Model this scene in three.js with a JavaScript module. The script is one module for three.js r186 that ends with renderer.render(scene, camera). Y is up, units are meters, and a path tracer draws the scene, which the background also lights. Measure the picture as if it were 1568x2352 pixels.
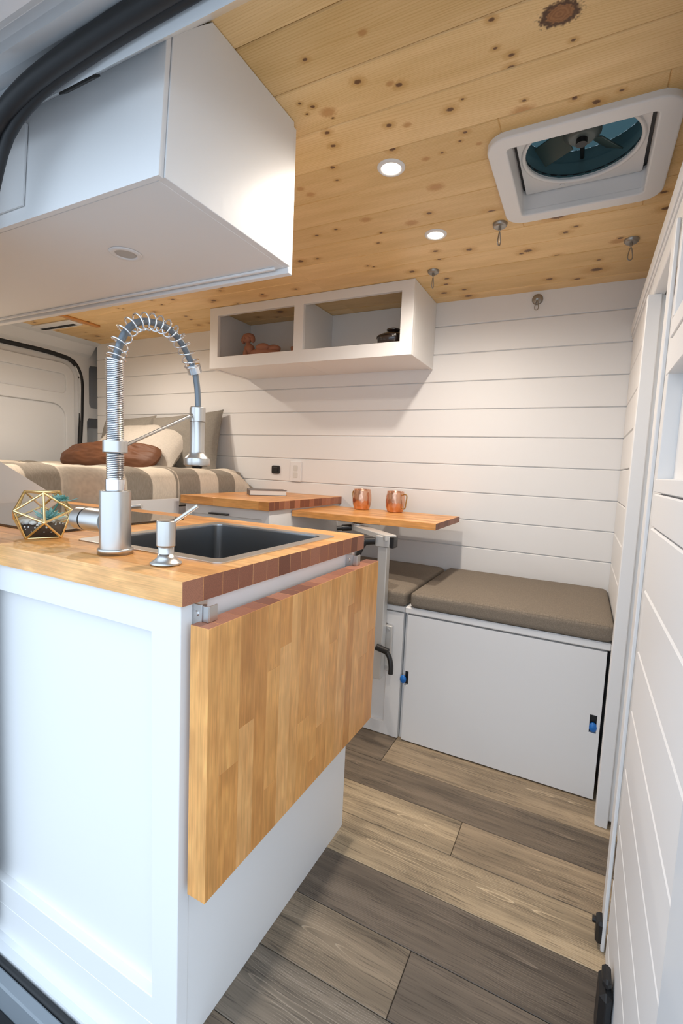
import * as THREE from 'three';
import { mergeGeometries } from 'three/addons/utils/BufferGeometryUtils.js';
import { ImprovedNoise } from 'three/addons/math/ImprovedNoise.js';

// ---------------------------------------------------------------- camera, sky, exposure
const scene = new THREE.Scene();
const camera = new THREE.PerspectiveCamera(94.77, 1568 / 2352, 0.02, 60);
camera.position.set(0, 1.09, 0);
camera.rotation.set(-0.09527, 0.47138, 0.04301, 'YXZ');
const renderer = new THREE.WebGLRenderer({ antialias: true });
renderer.toneMapping = THREE.LinearToneMapping;
renderer.toneMappingExposure = 1.10;
renderer.shadowMap.enabled = true;
scene.background = new THREE.Color().setRGB(1.40, 1.66, 1.96);      // overcast daylight outside the open sliding door
const LAMP = new THREE.Color().setRGB(1.0, 0.895, 0.78), LAMP_POWER = 2.3;

// ---------------------------------------------------------------- helpers
let seed = 12345;
const rnd = () => { seed = (seed + 0x6d2b79f5) | 0; let t = Math.imul(seed ^ (seed >>> 15), 1 | seed); t = (t + Math.imul(t ^ (t >>> 7), 61 | t)) ^ t; return ((t ^ (t >>> 14)) >>> 0) / 4294967296; };
const rr = (a, b) => a + (b - a) * rnd();
const clamp = (v, a = 0, b = 1) => Math.min(b, Math.max(a, v));
const lerp = (a, b, t) => a + (b - a) * t;
const sstep = (a, b, x) => { const t = clamp((x - a) / (b - a)); return t * t * (3 - 2 * t); };
const V = (x, y, z) => new THREE.Vector3(x, y, z);
const perlin = new ImprovedNoise();
const HT = new Float32Array(65536); for (let i = 0; i < 65536; i++) HT[i] = rnd();
const hsh = (x, y) => HT[((x * 73) ^ (y * 12289) ^ ((x * y) & 255) * 331) & 65535];
function vn(x, y) {
  const xi = Math.floor(x), yi = Math.floor(y); let fx = x - xi, fy = y - yi; fx = fx * fx * (3 - 2 * fx); fy = fy * fy * (3 - 2 * fy);
  const a = hsh(xi, yi), b = hsh(xi + 1, yi), c = hsh(xi, yi + 1), d = hsh(xi + 1, yi + 1);
  return a + (b - a) * fx + (c - a) * fy + (a - b - c + d) * fx * fy;
}
const fbm = (x, y, o = 3) => { let s = 0, a = 0.5, n = 0; for (let i = 0; i < o; i++) { s += a * vn(x, y); n += a; x = x * 2.03 + 17.1; y = y * 2.03 + 31.7; a *= 0.5; } return s / n; };

const taken = new Map();
function numbered(n) { const k = taken.get(n) ?? 0; taken.set(n, k + 1); return k ? n + '_' + String(k).padStart(3, '0') : n; }
function tag(o, label, category, group, kind) {
  o.userData.label = label; if (category) o.userData.category = category;
  if (group) o.userData.group = group; if (kind) o.userData.kind = kind; return o;
}
function part(name, geo, mat, parent) {
  const m = new THREE.Mesh(geo, mat); m.name = parent === scene ? numbered(name) : name; m.castShadow = m.receiveShadow = true; parent.add(m); return m;
}
function thing(name, label, category, pos = [0, 0, 0], turn = 0, group) {
  const g = new THREE.Group(); g.name = numbered(name); g.position.set(...pos); g.rotation.y = turn; scene.add(g); return tag(g, label, category, group);
}
function struct(name, label) { const g = new THREE.Group(); g.name = name; scene.add(g); g.userData.kind = 'structure'; if (label) g.userData.label = label; return g; }

// box with chamfered edges; uv in metres, u along the grain axis (0 x, 1 y, 2 z); faces across the grain form group 1
function cbox(x0, y0, z0, x1, y1, z1, c = 0.001, grain = 0, off = [0, 0], uvf = null) {
  const lo = [x0, y0, z0], hi = [x1, y1, z1], P = [], U = [], N = [], ends = [];
  c = Math.min(c, (x1 - x0) * 0.45, (y1 - y0) * 0.45, (z1 - z0) * 0.45);
  const pt = (s, a) => [0, 1, 2].map((k) => { const e = s[k] < 0 ? lo[k] : hi[k]; return k === a ? e : e - s[k] * c; });
  const emit = (list, nrm, axis) => {
    const A = list[0], B = list[1], C = list[2];
    const cx = (B[1] - A[1]) * (C[2] - A[2]) - (B[2] - A[2]) * (C[1] - A[1]), cy = (B[2] - A[2]) * (C[0] - A[0]) - (B[0] - A[0]) * (C[2] - A[2]), cz = (B[0] - A[0]) * (C[1] - A[1]) - (B[1] - A[1]) * (C[0] - A[0]);
    if (cx * nrm[0] + cy * nrm[1] + cz * nrm[2] < 0) list = list.slice().reverse();
    const tri = list.length === 4 ? [0, 1, 2, 0, 2, 3] : [0, 1, 2];
    const isEnd = axis === grain, o = { p: [], u: [], n: [] };
    for (const i of tri) {
      const p = list[i]; o.p.push(...p); o.n.push(...nrm);
      if (uvf) o.u.push(...uvf(p, nrm));
      else if (isEnd) { const [a, b] = [0, 1, 2].filter((k) => k !== grain); o.u.push(p[a] + off[0], p[b] + off[1]); }
      else { const b = [0, 1, 2].find((k) => k !== grain && k !== axis); o.u.push(p[grain] + off[0], p[b] + off[1] + axis * 0.37); }
    }
    if (isEnd) ends.push(o); else { P.push(...o.p); U.push(...o.u); N.push(...o.n); }
  };
  for (let a = 0; a < 3; a++) for (const s of [-1, 1]) {
    const b = (a + 1) % 3, d = (a + 2) % 3, n = [0, 0, 0]; n[a] = s;
    emit([[-1, -1], [1, -1], [1, 1], [-1, 1]].map(([p, q]) => { const t = [0, 0, 0]; t[a] = s; t[b] = p; t[d] = q; return pt(t, a); }), n, a);
  }
  if (c > 0) {
    for (let a = 0; a < 3; a++) for (const s of [-1, 1]) for (const t of [-1, 1]) {
      const b = (a + 1) % 3, d = (a + 2) % 3, n = [0, 0, 0]; n[b] = s * Math.SQRT1_2; n[d] = t * Math.SQRT1_2;
      const mk = (e, f) => { const q = [0, 0, 0]; q[a] = e; q[b] = s; q[d] = t; return pt(q, f); };
      emit([mk(-1, b), mk(1, b), mk(1, d), mk(-1, d)], n, b === grain ? d : b);
    }
    const k = 1 / Math.sqrt(3);
    for (const s of [-1, 1]) for (const t of [-1, 1]) for (const w of [-1, 1]) emit([0, 1, 2].map((f) => pt([s, t, w], f)), [s * k, t * k, w * k], (grain + 1) % 3);
  }
  const main = P.length / 3;
  for (const o of ends) { P.push(...o.p); U.push(...o.u); N.push(...o.n); }
  const g = new THREE.BufferGeometry();
  g.setAttribute('position', new THREE.Float32BufferAttribute(P, 3)); g.setAttribute('normal', new THREE.Float32BufferAttribute(N, 3)); g.setAttribute('uv', new THREE.Float32BufferAttribute(U, 2));
  g.addGroup(0, main, 0); g.addGroup(main, P.length / 3 - main, 1);
  return g;
}
const lathe = (pts, seg = 32) => new THREE.LatheGeometry(pts.map(([r, y]) => new THREE.Vector2(Math.max(r, 1e-5), y)), seg);
const tube = (pts, r, seg = 32, rad = 8, closed = false) => new THREE.TubeGeometry(new THREE.CatmullRomCurve3(pts.map((p) => p.isVector3 ? p : V(...p)), closed), seg, r, rad, closed);
function cyl(a, b, r0, r1 = r0, seg = 20) {
  const A = V(...a), B = V(...b), d = B.clone().sub(A), g = new THREE.CylinderGeometry(r1, r0, d.length(), seg);
  g.applyQuaternion(new THREE.Quaternion().setFromUnitVectors(V(0, 1, 0), d.clone().normalize())); const m = A.add(B).multiplyScalar(0.5); g.translate(m.x, m.y, m.z); return g;
}
const merge = (list) => mergeGeometries(list.map((g) => { const h = g.index ? g.toNonIndexed() : g.clone(); h.clearGroups(); for (const k of Object.keys(h.attributes)) if (!['position', 'normal', 'uv'].includes(k)) h.deleteAttribute(k); return h; }));
function rrect(x0, y0, x1, y1, r) {
  const s = new THREE.Shape(); s.moveTo(x0 + r, y0); s.lineTo(x1 - r, y0); s.absarc(x1 - r, y0 + r, r, -Math.PI / 2, 0); s.lineTo(x1, y1 - r); s.absarc(x1 - r, y1 - r, r, 0, Math.PI / 2);
  s.lineTo(x0 + r, y1); s.absarc(x0 + r, y1 - r, r, Math.PI / 2, Math.PI); s.lineTo(x0, y0 + r); s.absarc(x0 + r, y0 + r, r, Math.PI, Math.PI * 1.5); return s;
}
const poly = (pts) => { const s = new THREE.Shape(); pts.forEach(([x, y], i) => (i ? s.lineTo(x, y) : s.moveTo(x, y))); s.closePath(); return s; };
const extr = (shape, depth, bev = 0, seg = 2) => new THREE.ExtrudeGeometry(shape, { depth, bevelEnabled: bev > 0, bevelSize: bev, bevelThickness: bev, bevelOffset: -bev, bevelSegments: seg, curveSegments: 14 });
// profile in the (z, y) plane swept along x
function sweepX(pts, x0, x1, bev = 0) { const g = extr(poly(pts.map(([z, y]) => [-z, y])), x1 - x0, bev); g.rotateY(Math.PI / 2); g.translate(x0, 0, 0); return g; }
// shape in the (x, y) plane lying in plane z, growing towards +z
const atZ = (g, z) => { g.translate(0, 0, z); return g; };

// ---------------------------------------------------------------- textures
function texture(w, h, f, srgb = true, repeat = null) {
  const d = new Uint8Array(w * h * 4);
  for (let y = 0; y < h; y++) for (let x = 0; x < w; x++) { const c = f(x, y), i = (y * w + x) * 4; d[i] = clamp(c[0], 0, 255); d[i + 1] = clamp(c[1], 0, 255); d[i + 2] = clamp(c[2], 0, 255); d[i + 3] = 255; }
  const t = new THREE.DataTexture(d, w, h, THREE.RGBAFormat); t.magFilter = THREE.LinearFilter; t.minFilter = THREE.LinearMipmapLinearFilter; t.generateMipmaps = true;
  t.wrapS = t.wrapT = THREE.RepeatWrapping; if (srgb) t.colorSpace = THREE.SRGBColorSpace; if (repeat) t.repeat.set(...repeat); t.anisotropy = 8; t.needsUpdate = true; return t;
}
const tileN = (x, y, w, h, px, py, o) => { // periodic noise by blending
  const u = x / w, v = y / h, a = fbm(u * px, v * py, o), b = fbm((u - 1) * px, v * py, o), k = sstep(0.75, 1, u); return lerp(a, b, k); };
// pine ceiling: x -1.15..0.35, z -0.70..-2.35 ; knots where the boards have them (x, -z, radius, kind)
const CX0 = -1.15, CW = 1.5, CZ0 = 0.70, CD = 1.65;
const pose = new THREE.Matrix4().makeRotationFromEuler(camera.rotation);
function onCeil(u, v) { const d = V((u - 784) / 1081.98, -(v - 1176) / 1081.98, -1).applyMatrix4(pose), t = (1.905 - 1.09) / d.y; return [d.x * t, -d.z * t]; }
const KN = `1285 32 26 b;1128 45 6;832 75 7 p;821 188 9;895 192 6 p;916 195 8;1173 155 7;1137 111 4;1174 126 6;1316 92 4;1033 252 8;893 288 7;935 287 6 p;1200 256 14 p;1203 231 4;1068 304 5;1056 324 3;
1319 226 5;1370 234 8;1428 207 4;901 343 8;978 365 6 p;1015 351 3;1000 430 12 p;985 490 6;1128 487 11;1280 497 15;1322 520 5;1525 441 7;875 535 4;868 558 4;945 512 10 p;1212 576 9;1418 554 9 p;1370 619 12;1375 597 4;
1000 577 6;946 624 8;844 611 4;858 613 3;1026 640 6;1024 653 6;1020 673 8;1066 665 6;1075 680 9;1262 641 7;1325 641 6;700 137 6;688 238 4;718 245 6;705 262 3;753 258 13 p;764 271 3;751 305 7;765 335 7;764 385 6;
774 414 4;713 447 8 p;690 434 7 p;771 527 5;727 541 5;690 600 9;729 594 5;600 641 9;506 668 6;679 664 6;547 697 6;487 694 5;397 688 7;371 700 5;602 676 5;1062 228 3;840 505 9 p;1100 330 4 p`.split(';').map((s) => {
  const [u, v, r, k] = s.trim().split(/\s+/), [x, z] = onCeil(+u, +v); return { x, z, r: +r * z / 1082 * (k ? 0.95 : 0.70) + 0.001, k: k || 'd' };
});
const PIX = 2048;
const warp = new Float32Array(PIX * PIX), kd = new Float32Array(PIX * PIX).fill(9), kt = new Uint8Array(PIX * PIX);
const BOARD = 0.132, BZ = 0.794; // groove positions -z = BZ + k*BOARD
KN.forEach((k) => {
  const bi = Math.floor((k.z - BZ) / BOARD), R = k.r * 7, sx = PIX / CW, sy = PIX / CD;
  for (let py = Math.floor((k.z - R - CZ0) * sy); py <= (k.z + R - CZ0) * sy; py++) for (let px = Math.floor((k.x - R * 2 - CX0) * sx); px <= (k.x + R * 2 - CX0) * sx; px++) {
    const z = CZ0 + (py + 0.5) / sy; if (Math.floor((z - BZ) / BOARD) !== bi) continue;
    const X = ((px % PIX) + PIX) % PIX, Y = ((py % PIX) + PIX) % PIX, dx = ((px + 0.5) / sx + CX0 - k.x), dy = z - k.z, i = Y * PIX + X;
    const e = Math.hypot(dx / 1.9, dy) / k.r; warp[i] += Math.sign(dy) * k.r * 0.9 * Math.exp(-e * e * 0.16) * (1 - Math.exp(-Math.abs(dy) / k.r));
    const d = Math.hypot(dx / 1.35, dy) / k.r * (1 + 0.35 * (vn(px * 0.22, py * 0.22) - 0.5)); if (d < kd[i]) { kd[i] = d; kt[i] = k.k === 'p' ? 1 : k.k === 'b' ? 2 : 0; }
  }
});
const pineTex = texture(PIX, PIX, (px, py) => {
  const x = CX0 + px / PIX * CW, z = CZ0 + py / PIX * CD, i = py * PIX + px, b = Math.floor((z - BZ) / BOARD), zz = (z - BZ - (b + 0.5) * BOARD) + warp[i], bs = b * 37.3;
  const xs = px / PIX * CW, wob = (fbm(xs * 1.3 + bs, b * 5.1, 2) - 0.5) * 0.05;
  const q = zz + wob + 0.02 * Math.sin(bs), ring = Math.abs(q + 0.02 * hsh(b + 50, 7)) * (150 + 90 * hsh(b + 9, 3)) + fbm(xs * 3 + bs, q * 30, 2) * 2.2;
  const s = ring - Math.floor(ring), late = Math.pow(s, 5) * 0.9 + Math.pow(1 - s, 14) * 0.25;
  const fine = fbm(xs * 9 + bs, q * 900, 2) - 0.5, mott = fbm(xs * 5 + bs, q * 26 + bs, 3) - 0.5, tone = (hsh(b + 77, 13) - 0.5) * 22;
  let r = 233 + tone * 0.8 + mott * 22 - late * 17 + fine * 13, g = 198 + tone * 0.8 + mott * 24 - late * 24 + fine * 15, bl = 140 + tone * 0.8 + mott * 30 - late * 30 + fine * 16;
  const d = kd[i];
  if (d < 4) {
    const t = kt[i];
    if (t === 0) { const core = 1 - sstep(0.55, 1.05, d), halo = 1 - sstep(0.9, 3.2, d); r = lerp(lerp(r, 186, halo * 0.42), 92, core * 0.85); g = lerp(lerp(g, 134, halo * 0.42), 58, core * 0.85); bl = lerp(lerp(bl, 66, halo * 0.42), 30, core * 0.85); }
    else if (t === 1) { const h = 1 - sstep(0.5, 1.6, d); r = lerp(r, 172, h * 0.5); g = lerp(g, 116, h * 0.55); bl = lerp(bl, 58, h * 0.55); }
    else { const h = 1 - sstep(0.75, 1.15, d), rim = sstep(0.6, 0.85, d) * (1 - sstep(0.85, 1.25, d)), rg = 0.5 + 0.5 * Math.sin(d * 26); r = lerp(r, 150 - 26 * rg, h * 0.85); g = lerp(g, 98 - 24 * rg, h * 0.85); bl = lerp(bl, 54 - 18 * rg, h * 0.85); r = lerp(r, 62, rim * 0.8); g = lerp(g, 38, rim * 0.8); bl = lerp(bl, 22, rim * 0.8); }
  }
  return [r, g, bl];
});
// maple butcher-block grain, 1 m x 0.5 m
const mapleTex = texture(1024, 1024, (x, y) => {
  const u = x / 1024, v = y / 1024 * 0.5, w = (fbm(u * 3, v * 12, 2) - 0.5) * 0.012, st = tileN(x, y, 1024, 1024, 7, 260, 3) - 0.5, fi = fbm(u * 26, (v + w) * 1500, 2) - 0.5, mo = tileN(x, y, 1024, 1024, 16, 26, 3) - 0.5, fl = Math.pow(clamp(tileN(x, y, 1024, 1024, 26, 44, 2) * 1.5 - 0.45), 2);
  const k = 1 + st * 0.16 + fi * 0.12 + mo * 0.15 + fl * 0.14;
  return [232 * k, 190 * k * (1 + mo * 0.05), 138 * k * (1 + mo * 0.10 + st * 0.05)];
});
const endTex = texture(512, 512, (x, y) => {
  const u = x / 512 * 0.25, v = y / 512 * 0.25, c = Math.floor(u / 0.044), cx = (hsh(c, 4) - 0.5) * 0.2, r = Math.hypot(u - cx - c * 0.044, v - 0.18) * 420 + fbm(u * 60, v * 60, 2), s = r - Math.floor(r), f = fbm(x * 0.4, y * 0.4, 2) - 0.5;
  const k = 1 - 0.16 * Math.pow(s, 4) + f * 0.14; return [214 * k, 150 * k, 118 * k];
});
// oak-look vinyl plank grain 1.2 m x 0.6 m (value only; plank colour multiplies it)
const oakTex = texture(2048, 1024, (x, y) => {
  const u = x / 2048 * 1.2, v = y / 1024 * 0.6, cell = Math.floor(v / 0.15), cv = (v - (cell + 0.5) * 0.15);
  const w = (fbm(u * 2.2 + cell * 9, cell * 3.3, 2) - 0.5) * 0.10, w2 = (fbm(u * 9, v * 24, 2) - 0.5) * 0.014;
  const cath = Math.sqrt((cv + w) * (cv + w) + 0.00004 + 0.0014 * Math.pow(fbm(u * 1.7 + cell * 4, 2.2, 1), 2)) * 230 + w2 * 90, s = cath - Math.floor(cath);
  const pore = fbm(u * 14, (v + w2) * 620, 2), streak = fbm(u * 3 + 5, v * 70 + 3, 3) - 0.5, blot = fbm(u * 5, v * 16, 3) - 0.5;
  const lime = Math.pow(clamp((s - 0.80) / 0.2), 1.5) * sstep(0.36, 0.66, fbm(u * 5 + 40, v * 9, 2)) * 0.34;
  const dark = pore > 0.60 ? (pore - 0.60) * 1.1 : 0, k = 1 + streak * 0.36 + blot * 0.30 - dark + lime * 1.5 - 0.05 * s;
  return [205 * k, 199 * k, 190 * k];
});
const weave = texture(256, 256, (x, y) => { const a = Math.sin(x / 256 * Math.PI * 2 * 64), b = Math.sin(y / 256 * Math.PI * 2 * 64), n = fbm(x * 0.35, y * 0.35, 2) - 0.5, k = 205 + 24 * (x + y & 2 ? a : b) + n * 60; return [k, k, k]; });
const paintBump = texture(256, 256, (x, y) => { const k = 128 + (tileN(x, y, 256, 256, 60, 60, 3) - 0.5) * 200; return [k, k, k]; }, false);
const brushed = texture(512, 256, (x, y) => { const k = 128 + (fbm(x * 0.02, y * 0.9, 3) - 0.5) * 150; return [k, k, k]; }, false);
const hammer = texture(256, 256, (x, y) => { // dimples
  let m = 9; const gx = x / 16, gy = y / 16; for (let j = -1; j <= 1; j++) for (let i = -1; i <= 1; i++) { const cx = Math.floor(gx) + i, cy = Math.floor(gy) + j, wx = ((cx % 16) + 16) % 16, wy = ((cy % 16) + 16) % 16; m = Math.min(m, Math.hypot(gx - cx - hsh(wx, wy), gy - cy - hsh(wx + 40, wy))); } const k = clamp(m) * 255; return [k, k, k]; }, false);
const linenTex = texture(512, 512, (x, y) => { const n = fbm(x * 0.6, y * 0.05, 2) * 0.5 + fbm(x * 0.05, y * 0.6, 2) * 0.5 - 0.5, k = 232 + n * 50; return [k, k, k]; });

// ---------------------------------------------------------------- materials
const M = {}, std = (o) => new THREE.MeshStandardMaterial(o), phy = (o) => new THREE.MeshPhysicalMaterial(o);
const lin = (r, g, b) => new THREE.Color().setRGB(r, g, b);
M.white = std({ color: lin(0.80, 0.795, 0.79), roughness: 0.42, bumpMap: paintBump, bumpScale: 0.0002 });
M.cabinet = std({ color: lin(0.83, 0.83, 0.83), roughness: 0.42, bumpMap: paintBump, bumpScale: 0.0002 });
M.shiplap = std({ color: lin(0.79, 0.785, 0.78), roughness: 0.5 });
M.vanWhite = phy({ color: lin(0.72, 0.74, 0.76), roughness: 0.35, clearcoat: 0.6, clearcoatRoughness: 0.1 });
M.backing = std({ color: lin(0.25, 0.22, 0.18), roughness: 0.9 });
M.pine = std({ map: pineTex, roughness: 0.42 });
M.rubber = std({ color: lin(0.012, 0.013, 0.015), roughness: 0.55 });
M.black = std({ color: lin(0.012, 0.012, 0.013), roughness: 0.4 });
M.dark = std({ color: lin(0.02, 0.02, 0.02), roughness: 0.9 });
M.steel = phy({ color: lin(0.60, 0.59, 0.57), metalness: 1, roughness: 0.32, bumpMap: brushed, bumpScale: 0.00002 });
M.sinkSteel = phy({ color: lin(0.50, 0.50, 0.50), metalness: 1, roughness: 0.30 });
M.chrome = std({ color: lin(0.80, 0.81, 0.83), metalness: 1, roughness: 0.08 });
M.zinc = std({ color: lin(0.62, 0.62, 0.62), metalness: 1, roughness: 0.3 });
M.alu = std({ color: lin(0.66, 0.66, 0.65), metalness: 0.6, roughness: 0.42 });
M.hose = std({ color: lin(0.20, 0.23, 0.26), metalness: 0.6, roughness: 0.45 });
M.cushion = std({ color: lin(0.34, 0.28, 0.215), roughness: 0.95, map: weave, bumpMap: weave, bumpScale: 0.0004 });
M.glass = phy({ color: lin(0.96, 0.99, 0.98), roughness: 0.02, transmission: 1, thickness: 0, ior: 1.5 });
M.brass = std({ color: lin(0.92, 0.74, 0.38), metalness: 1, roughness: 0.25 });
M.oldBrass = std({ color: lin(0.42, 0.27, 0.10), metalness: 0.8, roughness: 0.4 });
M.hookMetal = std({ color: lin(0.34, 0.32, 0.29), metalness: 0.9, roughness: 0.35 });
M.copper = std({ color: lin(0.72, 0.42, 0.29), metalness: 1, roughness: 0.24, bumpMap: hammer, bumpScale: 0.0012 });
M.copperPlain = std({ color: lin(0.80, 0.47, 0.33), metalness: 1, roughness: 0.22 });
M.cook = phy({ color: lin(0.010, 0.009, 0.009), roughness: 0.08, clearcoat: 1, clearcoatRoughness: 0.04 });
M.blue = std({ color: lin(0.01, 0.15, 0.50), roughness: 0.35 });
M.terra = std({ color: lin(0.36, 0.16, 0.10), roughness: 0.75 });
M.ceramic = phy({ color: lin(0.02, 0.012, 0.010), roughness: 0.2, clearcoat: 0.6 });
M.plastic = std({ color: lin(0.78, 0.78, 0.78), roughness: 0.35 });
M.paper = std({ color: lin(0.75, 0.73, 0.70), roughness: 0.9 });
M.linen = std({ color: lin(0.68, 0.62, 0.54), map: linenTex, roughness: 0.95 });
M.greyLinen = std({ color: lin(0.30, 0.275, 0.235), map: linenTex, roughness: 0.95 });
M.leather = std({ color: lin(0.13, 0.047, 0.017), roughness: 0.62 });
M.soil = std({ color: lin(0.05, 0.04, 0.035), roughness: 1 });
M.pebble = std({ color: lin(0.75, 0.75, 0.74), roughness: 0.8 });
M.leaf = std({ color: lin(0.20, 0.42, 0.40), roughness: 0.55 });
M.leafDark = std({ color: lin(0.08, 0.24, 0.20), roughness: 0.55 });
M.teal = phy({ color: lin(0.10, 0.17, 0.18), roughness: 0.22 });
M.lid = phy({ color: lin(0.035, 0.065, 0.07), roughness: 0.2, transmission: 0.8, thickness: 0 });
const mapleTex2 = mapleTex.clone(); mapleTex2.repeat.set(1, 2); mapleTex2.needsUpdate = true;
const endTex2 = endTex.clone(); endTex2.repeat.set(4, 4); endTex2.needsUpdate = true;
const oak2 = oakTex.clone(); oak2.repeat.set(1 / 1.2, 1 / 0.6); oak2.needsUpdate = true;
const WOOD = [[1, 0.95, 0.86], [0.93, 0.82, 0.64], [1.06, 1.04, 0.98], [0.82, 0.68, 0.50], [0.98, 0.88, 0.70], [0.76, 0.62, 0.46], [1.02, 0.96, 0.84], [0.90, 0.76, 0.56]].map(([r, g, b]) => std({ color: lin(r * 0.88, g * 0.75, b * 0.60), map: mapleTex2, roughness: 0.36 }));
const ENDW = [[1, 1, 1], [0.74, 0.66, 0.64], [0.52, 0.44, 0.42], [0.86, 0.80, 0.76]].map(([r, g, b]) => std({ color: lin(r * 0.58, g * 0.52, b * 0.50), map: endTex2, roughness: 0.5 }));
const wood = (i = Math.floor(rnd() * 8)) => [WOOD[i % 8], ENDW[Math.floor(rnd() * 4)]];
const FLOORC = { tan: [0.52, 0.42, 0.30], light: [0.62, 0.51, 0.36], dark: [0.215, 0.18, 0.15], mid: [0.36, 0.30, 0.23], grey: [0.30, 0.265, 0.225], brown: [0.27, 0.22, 0.17] };
const FM = {}; for (const k in FLOORC) FM[k] = std({ color: lin(...FLOORC[k]), map: oak2, roughness: 0.5 });

// ---------------------------------------------------------------- setting: ground outside, floor
const HC = 1.905, ZW = -2.32, XP = 0.131, ZI = -0.555;
const ground = struct('ground', 'grey paved ground outside the open van door');
part('paving', cbox(-6, -0.65, -1, 6, -0.6, 5, 0), std({ color: lin(0.30, 0.30, 0.30), roughness: 0.95 }), ground);
const floor = struct('floor', 'wood-look vinyl plank floor in tan and grey brown');
part('subfloor', cbox(-3.45, -0.06, -2.36, 0.25, -0.006, -0.60, 0), M.backing, floor);
{
  const rows = [
    [-2.36, -1.576, [[-3.4, -0.593, 'brown'], [-0.593, 0.25, 'tan']]],
    [-1.576, -1.4195, [[-1.9, 0.25, 'brown']]],
    [-1.4195, -1.272, [[-1.4, -0.252, 'light'], [-0.252, 0.25, 'tan']]],
    [-1.272, -1.120, [[-1.4, 0.25, 'light']]],
    [-1.120, -0.960, [[-1.4, 0.25, 'dark']]],
    [-0.960, -0.806, [[-1.2, -0.263, 'mid'], [-0.263, 0.25, 'dark']]],
    [-0.806, -0.655, [[-1.1, 0.25, 'grey']]],
    [-0.655, -0.60, [[-1.1, 0.25, 'brown']]],
  ];
  let n = 0;
  for (const [z0, z1, segs] of rows) for (const [x0, x1, k] of segs) { n++; part('plank', cbox(x0 + 0.0008, -0.006, z0 + 0.0008, x1 - 0.0008, 0, z1 - 0.0008, 0.0009, 0, [n * 0.317, n * 0.15 - z0 - 0.37]), FM[k], floor); }
}
// ---------------------------------------------------------------- back wall of shiplap boards
const PITCH = 0.133, G0 = 1.126, GAP = 0.0028;
const wallBack = struct('wall_back', 'white painted shiplap wall behind the bench');
part('wall_backing', cbox(-3.25, -0.06, ZW - 0.06, 0.25, 2.0, ZW - 0.006, 0), M.shiplap, wallBack);
for (let k = -8; k <= 5; k++) { const y0 = G0 + k * PITCH, y1 = k === 5 ? HC + 0.02 : y0 + PITCH; part('board', cbox(-3.25, y0 + GAP / 2, ZW - 0.0062, 0.24, y1 - GAP / 2, ZW, 0.0034, 0, [k * 0.3, k]), M.shiplap, wallBack); }
// ---------------------------------------------------------------- ceiling of pine boards, with an opening for the roof vent
const FX0 = -0.245, FX1 = 0.088, FZ0 = -1.625, FZ1 = -1.275;
const ceiling = struct('ceiling', 'knotty pine plank ceiling');
const pineUV = (p) => [(p[0] - CX0) / CW, (-p[2] - CZ0) / CD];
for (let k = -1; k <= 11; k++) {
  const za = -Math.max(0.722, BZ + k * BOARD) , zb = -Math.min(2.325, BZ + (k + 1) * BOARD), g = 0.0006, mk = (x0, x1, z0, z1) => part('board', cbox(x0, HC, z0 + g, x1, HC + 0.014, z1 - g, 0.0022, 0, [0, 0], pineUV), M.pine, ceiling);
  if (zb < FZ1 && za > FZ0) {
    const c0 = Math.max(zb, FZ0), c1 = Math.min(za, FZ1);
    mk(-3.22, FX0, zb, za); mk(FX1, 0.24, zb, za);
    if (zb < FZ0) mk(FX0, FX1, zb, FZ0); if (za > FZ1) mk(FX0, FX1, FZ1, za);
  } else mk(-3.22, 0.24, zb, za);
}
const roof = struct('roof', 'outer van roof skin');
for (const b of [[-3.5, -2.56, FX0, -0.45], [FX1, -2.40, 0.30, -0.45], [FX0, -2.40, FX1, FZ0], [FX0, FZ1, FX1, -0.45]]) part('roof_skin', cbox(b[0], HC + 0.05, b[1], b[2], HC + 0.075, b[3], 0), M.vanWhite, roof);
// ---------------------------------------------------------------- right partition with the doorway
const wallRight = struct('wall_right', 'white shiplap partition behind the cab');
const levels = []; for (let k = -9; k <= 5; k++) levels.push(G0 + k * PITCH);
function boardsRight(za, zb, ymin, ymax, x = XP, t = 0.012) {
  for (let i = -1; i < levels.length; i++) { const a = Math.max(ymin, i < 0 ? -0.1 : levels[i]), b = Math.min(ymax, i + 1 < levels.length ? levels[i + 1] : 2); if (b - a > 0.01) part('board', cbox(x, a + GAP / 2, za, x + t, b - GAP / 2, zb, 0.003, 2, [i * 0.3, i]), M.shiplap, wallRight); }
}
boardsRight(ZW + 0.001, -1.655, 0.0, 1.69);
boardsRight(-1.168, -0.622, 0.0, 1.064);
part('wall_backing', cbox(XP + 0.012, -0.06, ZW, XP + 0.04, 1.72, -1.66, 0), M.shiplap, wallRight);
part('wall_backing', cbox(XP + 0.012, -0.06, -1.17, XP + 0.025, 1.064, -0.60, 0), M.shiplap, wallRight);
part('upper_panel', cbox(0.215, 1.55, ZW, 0.235, HC + 0.04, -0.55, 0), M.white, wallRight);
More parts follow.
